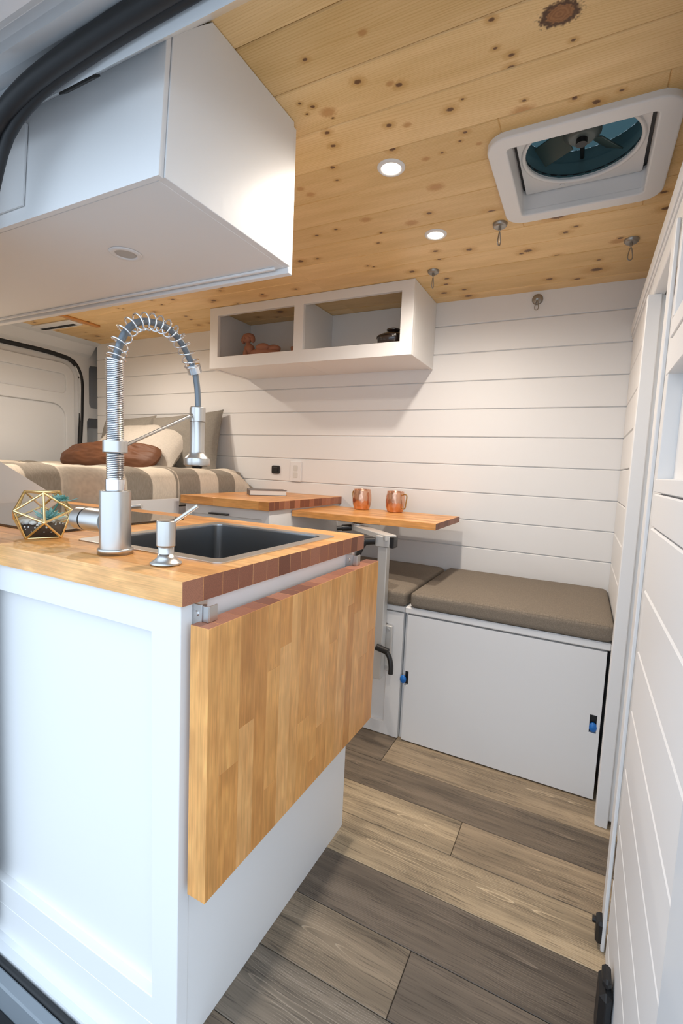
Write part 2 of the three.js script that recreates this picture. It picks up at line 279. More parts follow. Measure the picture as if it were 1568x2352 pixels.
// upper part of the near partition: ledge, recess, fascia, framed panel
part('ledge', cbox(XP - 0.001, 1.066, -1.168, XP + 0.06, 1.093, -0.50, 0.0015), M.white, wallRight);
part('recess_panel', cbox(XP + 0.027, 1.09, -1.16, XP + 0.045, 1.31, -0.50, 0), M.white, wallRight);
part('recess_side', cbox(XP, 1.09, -1.168, XP + 0.06, 1.31, -1.147, 0.001), M.white, wallRight);
part('fascia', cbox(XP - 0.001, 1.302, -1.168, XP + 0.05, 1.369, -0.50, 0.0015), M.white, wallRight);
part('frame_rail', cbox(XP - 0.001, 1.376, -1.168, XP + 0.05, 1.414, -0.50, 0.0015), M.white, wallRight);
part('frame_stile', cbox(XP - 0.001, 1.4145, -1.168, XP + 0.05, 1.70, -1.147, 0.0015), M.white, wallRight);
part('frame_panel', cbox(XP + 0.012, 1.40, -1.15, XP + 0.05, 1.70, -0.50, 0), M.white, wallRight);
part('cab_screen', cbox(0.235, -0.06, -2.36, 0.25, 1.60, -0.5, 0), M.white, wallRight);
// doorway
const door = struct('door_1', 'narrow white doorway to the cab with flat casing');
part('jamb', cbox(0.117, 0, -1.655, 0.152, 1.612, -1.617, 0.002), M.white, door);
part('door_stop', cbox(0.152, 0.02, -1.65, 0.176, 1.612, -1.632, 0.001), M.white, door);
part('header', cbox(0.131, 1.612, -1.655, 0.160, 1.69, -1.168, 0.002), M.white, door);
part('door_panel', cbox(0.176, 0.01, -1.65, 0.20, 1.62, -1.10, 0.001), M.white, door);
part('casing', cbox(0.1215, 0.0, -1.222, 0.1295, 1.612, -1.1745, 0.0015), M.white, door);
const trim1 = struct('trim_1', 'white moulding along the top of the partition');
part('moulding', cbox(0.1215, 1.677, ZW + 0.001, 0.14, 1.721, -0.50, 0.002), M.white, trim1);
part('bead', cbox(0.126, 1.665, ZW + 0.001, 0.14, 1.675, -0.50, 0.002), M.white, trim1);

// ---------------------------------------------------------------- van body round the sliding door
const wallSide = struct('wall_door_side', 'white painted van body around the open sliding door');
part('body_panel', cbox(-3.5, -0.5, -0.542, -1.17, HC + 0.05, -0.48, 0.004), M.vanWhite, wallSide);
part('roof_rail', sweepX([[-0.735, HC + 0.02], [-0.722, HC - 0.004], [-0.545, 1.712], [-0.535, 1.74], [-0.60, HC + 0.06]], -3.4, 0.30), M.vanWhite, wallSide);
part('rail_clip', sweepX([[-0.567, 1.728], [-0.553, 1.716], [-0.551, 1.719], [-0.565, 1.731]], -0.87, -0.78), M.dark, wallSide);
part('gutter', sweepX([[-0.505, 1.742], [-0.475, 1.735], [-0.470, 1.745], [-0.462, 1.752], [-0.462, 1.780], [-0.452, 1.785], [-0.44, 1.72], [-0.43, 1.72], [-0.425, 1.80], [-0.53, 1.84], [-0.54, 1.76]], -1.6, 0.30), M.vanWhite, wallSide);
part('outer_rail', sweepX([[-0.432, 1.71], [-0.42, 1.702], [-0.395, 1.70], [-0.385, 1.75], [-0.32, 1.76], [-0.32, 1.80], [-0.432, 1.80]], -1.6, 0.30), M.vanWhite, wallSide);
part('door_pillar', sweepPillar(), M.vanWhite, wallSide);
function sweepPillar() { const g = extr(poly([[XP - 0.004, 0.62], [XP + 0.03, 0.44], [0.5, 0.42], [0.5, 0.60], [XP + 0.03, 0.64]].map(([x, z]) => [x, z])), 2.45, 0); g.rotateX(-Math.PI / 2); g.translate(0, -0.5, 0); return g; }
part('sill', sweepX([[-0.60, -0.006], [-0.545, -0.036], [-0.533, -0.038], [-0.5315, -0.042], [-0.5315, -0.12], [-0.60, -0.12]], -1.4, 0.30), M.vanWhite, wallSide);
part('step', sweepX([[-0.516, -0.13], [-0.516, -0.047], [-0.513, -0.044], [-0.497, -0.044], [-0.4935, -0.047], [-0.4935, -0.13]], -1.4, 0.30), std({ color: lin(0.22, 0.25, 0.28), roughness: 0.5 }), wallSide);
part('step_tread', cbox(-1.4, -0.14, -0.4933, 0.3, -0.10, -0.30, 0.002), M.black, wallSide);
const seal = tag(part('door_seal', merge([tube([[0.30, 1.730, -0.513], [-0.3, 1.735, -0.513], [-0.75, 1.727, -0.514], [-0.92, 1.706, -0.514], [-1.00, 1.672, -0.515], [-1.05, 1.60, -0.516], [-1.095, 1.48, -0.516], [-1.13, 1.30, -0.516], [-1.155, 0.6, -0.516], [-1.16, 0.0, -0.516]], 0.0150, 90, 12), tube([[0.30, 1.727, -0.529], [-0.3, 1.732, -0.529], [-0.75, 1.724, -0.530], [-0.905, 1.704, -0.530], [-0.985, 1.666, -0.530], [-1.032, 1.595, -0.530], [-1.075, 1.48, -0.530], [-1.11, 1.30, -0.530], [-1.135, 0.6, -0.530], [-1.14, 0.0, -0.530]], 0.0095, 90, 10)]), M.rubber, scene), 'thick black rubber weatherstrip around the sliding door opening', 'door seal');
const sillSeal = tag(part('sill_seal', tube([[-1.4, -0.050, -0.5235], [0.3, -0.050, -0.5235]], 0.0068, 4, 10), M.rubber, scene), 'black rubber strip along the sill below the white island', 'door seal');

// ---------------------------------------------------------------- rear of the van
const rear = struct('wall_rear', 'white metal rear of the van with closed doors');
const XR = -3.36;
part('rear_inner_skin', cbox(-3.20, -0.3, -2.54, -3.18, 2.0, ZW - 0.061, 0), M.vanWhite, rear); part('rear_backing', cbox(XR - 0.12, -0.3, -2.54, XR - 0.10, 2.0, -0.45, 0), M.vanWhite, rear); part('rear_floor_skin', cbox(XR - 0.12, -0.30, -2.56, -3.2, -0.28, -2.30, 0), M.vanWhite, rear); part('rear_side_skin', cbox(XR - 0.12, -0.3, -2.56, -3.18, 2.0, -2.54, 0), M.vanWhite, rear);
{ // pillar plate with two lightening holes
  const s = poly([[2.248, 0.3], [2.535, 0.3], [2.535, 1.95], [2.33, 1.95], [1.0, 1.95], [1.0, 1.80], [2.1, 1.80], [2.20, 1.765], [2.245, 1.66]]);
  s.holes.push(poly([[2.318, 1.74], [2.332, 1.76], [2.42, 1.765], [2.42, 1.45], [2.335, 1.45], [2.318, 1.475]]), poly([[2.300, 1.35], [2.315, 1.372], [2.42, 1.375], [2.42, 1.08], [2.300, 1.08]]));
  const g = extr(s, 0.02, 0.002); g.rotateY(Math.PI / 2); g.translate(XR, 0, 0); part('door_frame', g, M.vanWhite, rear);
  const d = extr(rrect(1.42, 0.3, 2.25, 1.80, 0.12), 0.03, 0.003); d.rotateY(Math.PI / 2); d.translate(XR - 0.035, 0, 0);
  const dm = part('door_shell', d, M.vanWhite, rear);
  const f = rrect(1.44, 0.32, 2.21, 1.74, 0.10); f.holes.push(rrect(1.50, 0.5, 2.145, 1.452, 0.10), rrect(1.50, 1.53, 2.15, 1.665, 0.03)); const fg = extr(f, 0.012, 0.005, 3); fg.rotateY(Math.PI / 2); fg.translate(XR - 0.003, 0, 0); part('pressed_frame', fg, M.vanWhite, dm);
  part('hole_plug', cyl([XR + 0.005, 1.454, -2.196], [XR + 0.0125, 1.454, -2.196], 0.011), M.dark, dm);
  const d2 = extr(rrect(0.58, 0.3, 1.405, 1.80, 0.12), 0.03, 0.003); d2.rotateY(Math.PI / 2); d2.translate(XR - 0.035, 0, 0); part('door_shell', d2, M.vanWhite, rear);
}
tag(part('rear_door_seal', tube([[XR + 0.012, 1.79, -1.0], [XR + 0.012, 1.795, -1.7], [XR + 0.012, 1.79, -2.08], [XR + 0.012, 1.765, -2.20], [XR + 0.012, 1.68, -2.255], [XR + 0.012, 1.45, -2.262], [XR + 0.012, 1.1, -2.245], [XR + 0.012, 0.8, -2.245]], 0.016, 60, 10), M.rubber, scene), 'black rubber seal around the white rear door beyond the bed', 'door seal');
{ // roof beam and the framed slot at the rear end of the ceiling
  part('rear_roof_beam', sweepBeam(), M.vanWhite, rear);
  function sweepBeam() { const g = extr(poly([[XR, 1.80], [XR + 0.05, 1.83], [XR + 0.10, 1.885], [XR + 0.16, HC], [XR + 0.16, HC + 0.03], [XR, HC + 0.05]]), 1.75, 0); g.translate(0, 0, -2.32); return g; }
  const h = thing('ceiling_vent', 'small white framed slot in the pine ceiling above the bed', 'vent', [-3.03, HC, -1.885]);
  part('frame', cbox(-0.2, -0.012, -0.045, 0.2, 0, 0.045, 0.004), M.plastic, h);
  part('slot', cbox(-0.17, -0.0135, -0.028, 0.17, -0.0115, 0.0, 0), M.dark, h);
  tag(part('ceiling_batten', cbox(-2.80, HC - 0.012, -2.0, -2.765, HC - 0.0005, -1.70, 0.002, 2), WOOD[3], scene), 'short wooden batten screwed across the pine ceiling above the bed', 'batten');
}

// ---------------------------------------------------------------- overhead cabinet
{
  const c = thing('overhead_cabinet', 'white overhead cabinet hanging from the pine ceiling above the sink', 'cabinet', [-0.685, 1.572, -0.606]);
  const o = (g) => { g.translate(0.685, -1.572, 0.606); return g; };
  const L = -1.35, side = sweepX([[-0.618, 1.573], [-1.006, 1.573], [-1.006, HC - 0.001], [-0.728, HC - 0.001], [-0.634, 1.812]].map((p) => p), -0.700, -0.685, 0.0012);
  part('side_panel', o(side), M.cabinet, c);
  part('bottom_panel', o(cbox(-2.0, 1.5725, -1.006, -0.7005, 1.588, -0.62, 0.001)), M.cabinet, c);
  const fr = sweepX([[-0.606, 1.571], [-0.617, 1.571], [-0.633, 1.812], [-0.622, 1.80]], L, -0.687, 0.0012); part('front_panel', o(fr), M.cabinet, c);
  const d1 = part('door', o(cbox(-1.357, 1.560, -1.026, -0.690, HC - 0.004, -1.0075, 0.0015)), M.cabinet, c);
  const d2 = part('door', o(cbox(-2.0, 1.560, -1.026, -1.360, HC - 0.004, -1.0075, 0.0015)), M.cabinet, c);
  part('light_rail', o(cbox(-1.995, 1.566, -0.998, -0.72, 1.5722, -0.990, 0.001)), M.cabinet, c);
  part('end_panel', o(cbox(-2.0, 1.573, -1.006, -1.985, HC - 0.001, -0.735, 0.001)), M.cabinet, c);
  tag(part('pillar_cover', sweepX([[-0.6030, 1.60], [-0.6070, 1.60], [-0.6185, 1.765], [-0.6125, 1.765]], -1.35, -1.078, 0.001), M.white, scene), 'white cover panel beside the front of the overhead cabinet', 'panel');
  const off = thing('downlight', 'unlit round white downlight set under the overhead cabinet', 'ceiling light', [-1.012, 1.572, -0.799]);
  part('ring', lathe([[0.024, -0.0005], [0.026, -0.003], [0.034, -0.003], [0.037, 0.0]], 40), M.plastic, off);
  part('lens', lathe([[0, -0.0006], [0.025, -0.0006]], 32), std({ color: lin(0.50, 0.49, 0.47), roughness: 0.6 }), off);
}
// ---------------------------------------------------------------- lit ceiling lights
const glow = std({ color: lin(1, 1, 1), emissive: lin(1.0, 0.88, 0.72), emissiveIntensity: 9, roughness: 0.5 });
function puck(x, z, label) {
  const t = thing('ceiling_light', label, 'ceiling light', [x, HC, z], 0, 'lit ceiling lights');
  part('ring', lathe([[0.026, -0.001], [0.028, -0.005], [0.034, -0.005], [0.038, -0.001], [0.038, 0]], 40), M.plastic, t);
  part('lens', lathe([[0.0, -0.0025], [0.027, -0.0025]], 32), glow, t);
  const s = new THREE.SpotLight(LAMP, LAMP_POWER, 0, 1.5, 0.6, 2); s.position.set(0, -0.008, 0); s.target.position.set(0, -1, 0); s.castShadow = true; s.shadow.radius = 1.3; s.name = 'lamp'; t.add(s); t.add(s.target);
}
puck(-0.535, -1.258, 'glowing round ceiling light near the overhead cabinet corner, level with the roof vent');
puck(-0.526, -1.658, 'glowing round ceiling light between the carabiner hooks and the open shelf');
puck(-2.40, -1.66, 'glowing round ceiling light above the bed, nearer the shiplap wall');
puck(-2.40, -1.26, 'glowing round ceiling light above the bed, behind the overhead cabinet');

// ---------------------------------------------------------------- roof vent fan
{
  const cx = (FX0 + FX1) / 2, cz = (FZ0 + FZ1) / 2, f = thing('roof_vent_fan', 'white square roof vent with smoked round fan dome', 'vent fan', [cx, HC, cz]);
  const flat = (g, y) => { g.rotateX(Math.PI / 2); g.translate(0, y, 0); return g; };
  const s = rrect(-0.207, -0.212, 0.207, 0.212, 0.055); s.holes.push(rrect(-0.160, -0.168, 0.160, 0.168, 0.012));
  part('frame', flat(extr(s, 0.012, 0.004, 3), 0.0), M.plastic, f);
  const w = rrect(-0.1645, -0.1740, 0.1645, 0.1740, 0.012); w.holes.push(rrect(-0.1612, -0.1692, 0.1612, 0.1692, 0.010)); part('throat', flat(extr(w, 0.070), 0.066), M.plastic, f);
  const r = rrect(-0.152, -0.1665, 0.152, 0.1665, 0.006); r.holes.push(new THREE.Path().absarc(0, 0, 0.138, 0, Math.PI * 2, true)); part('screen_plate', flat(extr(r, 0.006, 0.001), 0.052), M.plastic, f);
  const bk = rrect(-0.163, -0.171, 0.163, 0.171, 0.01); bk.holes.push(new THREE.Path().absarc(0, 0, 0.1405, 0, Math.PI * 2, true)); part('sky_block_plate', flat(extr(bk, 0.004), 0.062), M.black, f);  // black plate added to block sky leaking in and keep the side slits dark
  part('screen_rim', flat(new THREE.TorusGeometry(0.142, 0.006, 8, 64), 0.046), M.plastic, f);
  part('well', lathe([[0.140, 0.047], [0.140, 0.06], [0.150, 0.062], [0.152, 0.10], [0.157, 0.102], [0.157, 0.135]], 64), M.teal, f);
  part('dome', lathe([[0.157, 0.135], [0.12, 0.150], [0.06, 0.158], [0, 0.160]], 48), M.lid, f);
  part('hub', lathe([[0, 0.068], [0.030, 0.068], [0.034, 0.075], [0.046, 0.082], [0.046, 0.105], [0, 0.105]], 32), std({ color: lin(0.10, 0.13, 0.13), roughness: 0.4 }), f);
  part('spindle', cyl([0, 0.055, 0], [0, 0.07, 0], 0.014), M.black, f);
  for (let k = 0; k < 3; k++) { const a = k * 2.094 + 0.5; part('arm', cyl([Math.cos(a) * 0.03, 0.098, Math.sin(a) * 0.03], [Math.cos(a) * 0.153, 0.112, Math.sin(a) * 0.153], 0.006), M.black, f); }
  for (let k = 0; k < 4; k++) { const b = cbox(0.045, -0.002, -0.03, 0.135, 0.002, 0.03, 0.001); b.rotateX(0.55); b.rotateY(k * Math.PI / 2 + 0.95); b.translate(0, 0.092, 0); part('blade', b, std({ color: lin(0.05, 0.09, 0.09), roughness: 0.4 }), f); }
  for (const [x, z] of [[-0.18, -0.15], [-0.18, 0.15], [0.18, -0.15], [0.18, 0.15], [0, 0.19], [0, -0.19]]) part('screw', cyl([x, -0.0135, z], [x, -0.010, z], 0.004), M.zinc, f);
  part('screen_clip', cyl([-0.05, 0.040, -0.148], [-0.05, 0.046, -0.148], 0.007), M.plastic, f);
}
// ---------------------------------------------------------------- hooks
function hook(pos, wall, turn, label) {
  const h = thing('carabiner_hook', label, 'hook', pos, 0, 'magnet hooks with carabiner');
  const d = lathe([[0, -0.012], [0.018, -0.012], [0.022, -0.008], [0.0235, -0.001], [0.0235, 0]], 28); if (wall) d.rotateX(-Math.PI / 2); part('base_disc', d, M.hookMetal, h);
  const n = wall ? [0, -0.004, 0.020] : [0, -0.022, 0];
  part('eyelet', cyl(wall ? [0, 0, 0.01] : [0, -0.01, 0], n, 0.0045), M.hookMetal, h);
  const pts = []; for (let i = 0; i < 20; i++) { const a = i / 20 * Math.PI * 2, y = 0.5 - 0.5 * Math.cos(a); pts.push(V(Math.sin(a) * (0.0045 + 0.008 * y * y) * 1.0, -0.004 - y * 0.042, 0)); }
  const g = tube(pts, 0.0019, 48, 7, true); g.rotateY(turn); g.translate(...n); part('carabiner', g, M.hookMetal, h);
}
hook([-0.313, HC, -1.668], false, 1.2, 'silver carabiner hook on the ceiling right beside the roof vent frame');
hook([0.077, HC, -1.94], false, 0.3, 'silver carabiner hook on the ceiling close to the right partition');
hook([-0.618, HC, -1.947], false, 1.4, 'silver carabiner hook on the ceiling beside the open wall shelf');
hook([-0.25, 1.868, ZW], true, 0, 'silver carabiner hook stuck to the top board of the shiplap wall');

// ---------------------------------------------------------------- open wall shelf
{
  const sh = thing('wall_shelf', 'white open two-compartment box shelf fixed high on the shiplap wall', 'shelf', [-1.283, 1.59, -2.155]);
  const o = (g) => { g.translate(1.283, -1.59, 2.155); return g; };
  const zf = -1.992, zb = ZW + 0.001, x0 = -1.856, x1 = -0.710, y0 = 1.588, y1 = HC - 0.001, t = 0.018;
  const f = poly([[x0, y0], [x1, y0], [x1, y1], [x0, y1]]);
  f.holes.push(poly([[x0 + 0.055, 1.648], [-1.32, 1.648], [-1.32, 1.862], [x0 + 0.055, 1.862]]), poly([[-1.266, 1.648], [-0.767, 1.648], [-0.767, 1.862], [-1.266, 1.862]]));
  part('face_frame', o(atZ(extr(f, 0.018, 0.0012), zf - 0.018)), M.white, sh);
  part('side_panel', o(cbox(x0, y0, zb, x0 + t, y1, zf - 0.019, 0.0008)), M.white, sh); part('side_panel', o(cbox(x1 - t, y0, zb, x1, y1, zf - 0.019, 0.0008)), M.white, sh);
  part('bottom_panel', o(cbox(x0 + t + 0.0005, y0 + 0.004, zb, -1.2935, y0 + 0.022, zf - 0.019, 0.0008)), M.white, sh);
  part('bottom_panel', o(cbox(-1.2925, y0 + 0.004, zb, x1 - t - 0.0005, y0 + 0.022, zf - 0.019, 0.0008)), M.white, sh);
  part('inner_floor', o(cbox(x0 + t + 0.0005, 1.628, zb + 0.007, -1.3025, 1.646, zf - 0.019, 0.0006)), M.white, sh); part('inner_floor', o(cbox(-1.2835, 1.628, zb + 0.007, x1 - t - 0.0005, 1.646, zf - 0.019, 0.0006)), M.white, sh);
  part('divider', o(cbox(-1.302, y0 + 0.0225, zb, -1.284, y1, zf - 0.019, 0.0008)), M.white, sh);
  part('back_panel', o(cbox(x0 + t + 0.0005, y0 + 0.0225, zb, -1.3025, y1, zb + 0.006, 0)), M.white, sh); part('back_panel', o(cbox(-1.2835, y0 + 0.0225, zb, x1 - t - 0.0005, y1, zb + 0.006, 0)), M.white, sh);
  // shelf contents
  const fy = 1.6465;
  const fig = thing('figurine', 'terracotta reclining figurine with rounded hair on the shelf', 'figurine', [-1.615, fy, -2.10]); fig.scale.set(1.08, 0.82, 0.95);
  const sp = (x, y, z, a, b, c) => { const g = new THREE.SphereGeometry(1, 24, 16); g.scale(a, b, c); g.translate(x, y, z); return g; };
  part('body', merge([sp(0.02, 0.035, 0, 0.075, 0.035, 0.035), sp(-0.055, 0.062, 0, 0.028, 0.045, 0.03), sp(-0.062, 0.10, 0.002, 0.013, 0.022, 0.013), sp(0.035, 0.07, 0.012, 0.040, 0.028, 0.024), sp(0.085, 0.06, -0.006, 0.045, 0.028, 0.024), sp(0.09, 0.028, 0, 0.05, 0.026, 0.032), sp(-0.06, 0.03, 0.03, 0.012, 0.035, 0.012)]), M.terra, fig);
  part('head', sp(-0.064, 0.137, 0.006, 0.025, 0.028, 0.025), M.terra, fig);
  part('hair', merge([sp(-0.064, 0.150, -0.004, 0.034, 0.026, 0.030), sp(-0.094, 0.132, 0, 0.010, 0.022, 0.016), sp(-0.034, 0.132, 0, 0.010, 0.022, 0.016)]), M.terra, fig);
  part('nose', sp(-0.064, 0.134, 0.032, 0.004, 0.007, 0.005), M.terra, fig);
  tag(part('clay_cup', lathe([[0, 0], [0.022, 0], [0.03, 0.045], [0.026, 0.045], [0.02, 0.006], [0, 0.006]], 24).translate(-1.372, fy, -2.10), M.terra, scene), 'small terracotta cup behind the shelf divider', 'cup');
  const bw = thing('lidded_pot', 'dark brown glazed lidded pot in the right shelf compartment', 'pot', [-0.845, fy, -2.11]); bw.scale.set(0.95, 0.76, 0.95);
  part('bowl', lathe([[0, 0], [0.055, 0], [0.075, 0.03], [0.078, 0.062], [0.074, 0.064], [0, 0.064]], 36), M.ceramic, bw);
  part('lid', lathe([[0.081, 0.064], [0.082, 0.069], [0.06, 0.085], [0.03, 0.094], [0, 0.095]], 36), M.ceramic, bw);
  part('knob', lathe([[0.02, 0.094], [0.024, 0.102], [0.033, 0.108], [0.034, 0.116], [0.028, 0.120], [0, 0.120]], 24), M.ceramic, bw);
}

// ---------------------------------------------------------------- bench, cushions
{
  const b = thing('storage_bench', 'white storage bench with a plain access panel under the long cushion', 'bench', [-0.228, 0, -2.03]);
  const o = (g) => { g.translate(0.228, 0, 2.03); return g; };
  part('body', o(cbox(-0.588, 0.0, ZW + 0.002, 0.108, 0.525, -1.762, 0.001)), M.white, b);
  part('lid', o(cbox(-0.586, 0.5275, ZW + 0.002, 0.124, 0.553, -1.737, 0.004)), M.white, b);
  const nl = (y0, y1) => [[-0.574, y0], [-0.552, y0], [-0.552, y1], [-0.574, y1]];
  const dp = poly([[-0.574, 0.005], [0.114, 0.005], [0.114, 0.236], [0.1135, 0.236], [0.1135, 0.30], [0.114, 0.30], [0.114, 0.522], [-0.574, 0.522], [-0.574, 0.292], [-0.558, 0.292], [-0.558, 0.234], [-0.574, 0.234]]);
  dp.holes.push(poly([[0.082, 0.237], [0.103, 0.237], [0.103, 0.299], [0.082, 0.299]]));
  const door2 = part('access_panel', o(atZ(extr(dp, 0.018, 0.0012), -1.7595)), M.white, b);
  for (const [x, w] of [[-0.5665, 0.0085], [0.0925, 0.0105]]) part('latch_plate', o(cbox(x - w, 0.236, -1.761, x + w, 0.290, -1.754, 0.0005)), M.black, b);
  const kn = (x, y, z) => { const g = new THREE.SphereGeometry(1, 20, 14); g.scale(0.013, 0.017, 0.010); g.translate(x, y, z); return o(g); };
  part('latch_tab', kn(-0.578, 0.258, -1.737), M.blue, b).userData.label = 'blue plastic pull tab'; part('latch_tab', kn(0.0935, 0.255, -1.745), M.blue, b).userData.label = 'blue plastic pull tab';
  const c = thing('corner_bench', 'white corner bench with a framed front behind the table post', 'bench', [-0.885, 0, -2.03]);
  const oc = (g) => { g.translate(0.885, 0, 2.03); return g; };
  part('body', oc(cbox(-1.17, 0, ZW + 0.002, -0.592, 0.525, -1.757, 0.001)), M.white, c);
  part('lid', oc(cbox(-1.17, 0.5275, ZW + 0.002, -0.588, 0.550, -1.742, 0.003)), M.white, c);
  const fr = poly([[-1.17, 0.002], [-0.592, 0.002], [-0.592, 0.523], [-1.17, 0.523]]); fr.holes.push(poly([[-1.10, 0.055], [-0.655, 0.055], [-0.655, 0.47], [-1.10, 0.47]]));
  part('front_frame', oc(atZ(extr(fr, 0.012, 0.001), -1.7565)), M.white, c);
}
function cushion(x0, y0, z0, x1, y1, z1, r, label) {
  const nx = 36, nz = 30, P = [], I = [], U = []; // rounded slab: superellipse cross sections
  const g = new THREE.BoxGeometry(x1 - x0, y1 - y0, z1 - z0, 40, 10, 34), p = g.attributes.position, hx = (x1 - x0) / 2, hy = (y1 - y0) / 2, hz = (z1 - z0) / 2;
  for (let i = 0; i < p.count; i++) {
    const v = V(p.getX(i), p.getY(i), p.getZ(i)), q = V(clamp(v.x, -hx + r, hx - r), clamp(v.y, -hy + r * 0.8, hy - r * 0.8), clamp(v.z, -hz + r, hz - r)), d = v.clone().sub(q);
    if (d.length() > 1e-6) { const m = Math.max(Math.abs(d.x), Math.abs(d.y) / 0.8, Math.abs(d.z)); d.setLength(m); d.y *= 0.8; v.copy(q).add(d); }
    const k = (1 - Math.pow(Math.abs(v.x / hx), 4)) * (1 - Math.pow(Math.abs(v.z / hz), 4)); if (v.y > 0) v.y += 0.006 * k + 0.0015 * perlin.noise(v.x * 9, v.z * 9, 3.3);
    p.setXYZ(i, v.x, v.y, v.z);
  }
  const uv = g.attributes.uv; for (let i = 0; i < uv.count; i++) uv.setXY(i, p.getX(i) * 9, (p.getZ(i) + p.getY(i)) * 9);
  g.computeVertexNormals(); g.translate((x0 + x1) / 2, (y0 + y1) / 2, (z0 + z1) / 2);
  const m = part('seat_cushion', g, M.cushion, scene); return tag(m, label, 'cushion');
}
cushion(-0.568, 0.5535, -2.312, 0.128, 0.6165, -1.728, 0.022, 'long taupe fabric seat cushion reaching the right partition');
cushion(-1.165, 0.5505, -2.312, -0.583, 0.6135, -1.724, 0.022, 'taupe fabric seat cushion behind the metal table post');

// ---------------------------------------------------------------- folding table on a post
{
  const t = thing('swivel_table', 'small butcher-block swivel table on a metal post with black levers', 'table', [-0.86, 0, -2.03]);
  const o = (g) => { g.translate(0.86, 0, 2.03); return g; };
  const top = new THREE.Group(); top.name = 'tabletop'; t.add(top);
  let z = -2.243; while (z < -1.84) { const w = Math.min(rr(0.030, 0.042), -1.838 - z); let x = -1.195; while (x < -0.516) { const x2 = Math.min(-0.512, x + rr(0.22, 0.5)); part('stave', o(cbox(x, 0.853, z, x2 > -0.56 ? -0.512 : x2, 0.88, z + w, 0.0005, 0, [rr(0, 1), rr(0, 1)])), wood(), top); x = x2 > -0.56 ? 0 : x2; } z += w; }
  part('mounting_plate', o(cbox(-1.09, 0.843, -2.10, -0.78, 0.852, -1.90, 0.001)), M.alu, t);
  part('upper_arm', o(merge([cbox(-0.02, -0.010, -0.025, 0.30, 0.012, 0.025, 0.002)]).rotateY(2.45).translate(-0.655, 0.826, -1.693)), M.alu, t);
  part('pivot', o(cyl([-0.875, 0.82, -1.885], [-0.875, 0.845, -1.885], 0.026)), M.alu, t);
  part('pivot_knob', o(merge([cyl([-0.935, 0.822, -1.845], [-0.90, 0.825, -1.868], 0.014), cyl([-0.955, 0.820, -1.833], [-0.935, 0.822, -1.845], 0.010)])), M.black, t);
  part('post', o(cbox(-0.691, 0.258, -1.717, -0.653, 0.790, -1.679, 0.003)), M.alu, t);
  part('post_head', o(cbox(-0.70, 0.790, -1.722, -0.642, 0.832, -1.672, 0.002)), M.alu, t);
  part('head_cap', o(cbox(-0.6418, 0.788, -1.720, -0.625, 0.832, -1.674, 0.003)), M.black, t);
  const lever = (p) => { const g = tube(p, 0.010, 20, 10); return g; };
  part('clamp_lever', o(merge([cyl([-0.70, 0.812, -1.668], [-0.735, 0.808, -1.655], 0.015), lever([[-0.725, 0.812, -1.655], [-0.742, 0.79, -1.648], [-0.756, 0.755, -1.643], [-0.762, 0.728, -1.642]])])), M.black, t);
  part('clamp_plate', o(cbox(-0.668, 0.282, -1.7415, -0.630, 0.468, -1.722, 0.003)), M.alu, t);
  for (const y of [0.45, 0.30]) part('bolt', o(cyl([-0.646, y, -1.723], [-0.646, y, -1.719], 0.007)), M.zinc, t);
  part('clamp_lever', o(merge([cyl([-0.672, 0.392, -1.672], [-0.622, 0.384, -1.668], 0.013), lever([[-0.635, 0.388, -1.668], [-0.616, 0.37, -1.664], [-0.605, 0.335, -1.662], [-0.604, 0.302, -1.661]])])), M.black, t);
}
// copper mugs
function mug(x, z, turn, label) {
  const m = thing('copper_mug', label, 'mug', [x, 0.8805, z], turn, 'copper mugs on the table');
  part('body', lathe([[0, 0], [0.034, 0], [0.038, 0.003], [0.045, 0.025], [0.0475, 0.05], [0.0455, 0.078], [0.041, 0.097], [0.0415, 0.101], [0.0405, 0.1025], [0.039, 0.101], [0.0385, 0.096], [0.043, 0.075], [0.045, 0.05], [0.042, 0.025], [0.034, 0.006], [0, 0.005]], 48), M.copper, m);
  part('rim', new THREE.TorusGeometry(0.0405, 0.0018, 8, 48).rotateX(Math.PI / 2).translate(0, 0.101, 0), M.copperPlain, m);
  part('handle', tube([[0.042, 0.084, 0], [0.052, 0.090, 0], [0.068, 0.088, 0], [0.071, 0.078, 0], [0.067, 0.05, 0], [0.063, 0.026, 0], [0.056, 0.020, 0], [0.043, 0.024, 0]], 0.0032, 36, 8), M.oldBrass, m);
}
mug(-0.99, -2.165, 2.75, 'hammered copper mug with its handle turned towards the bed');
mug(-0.815, -2.175, -0.35, 'hammered copper mug with its handle turned towards the right partition');

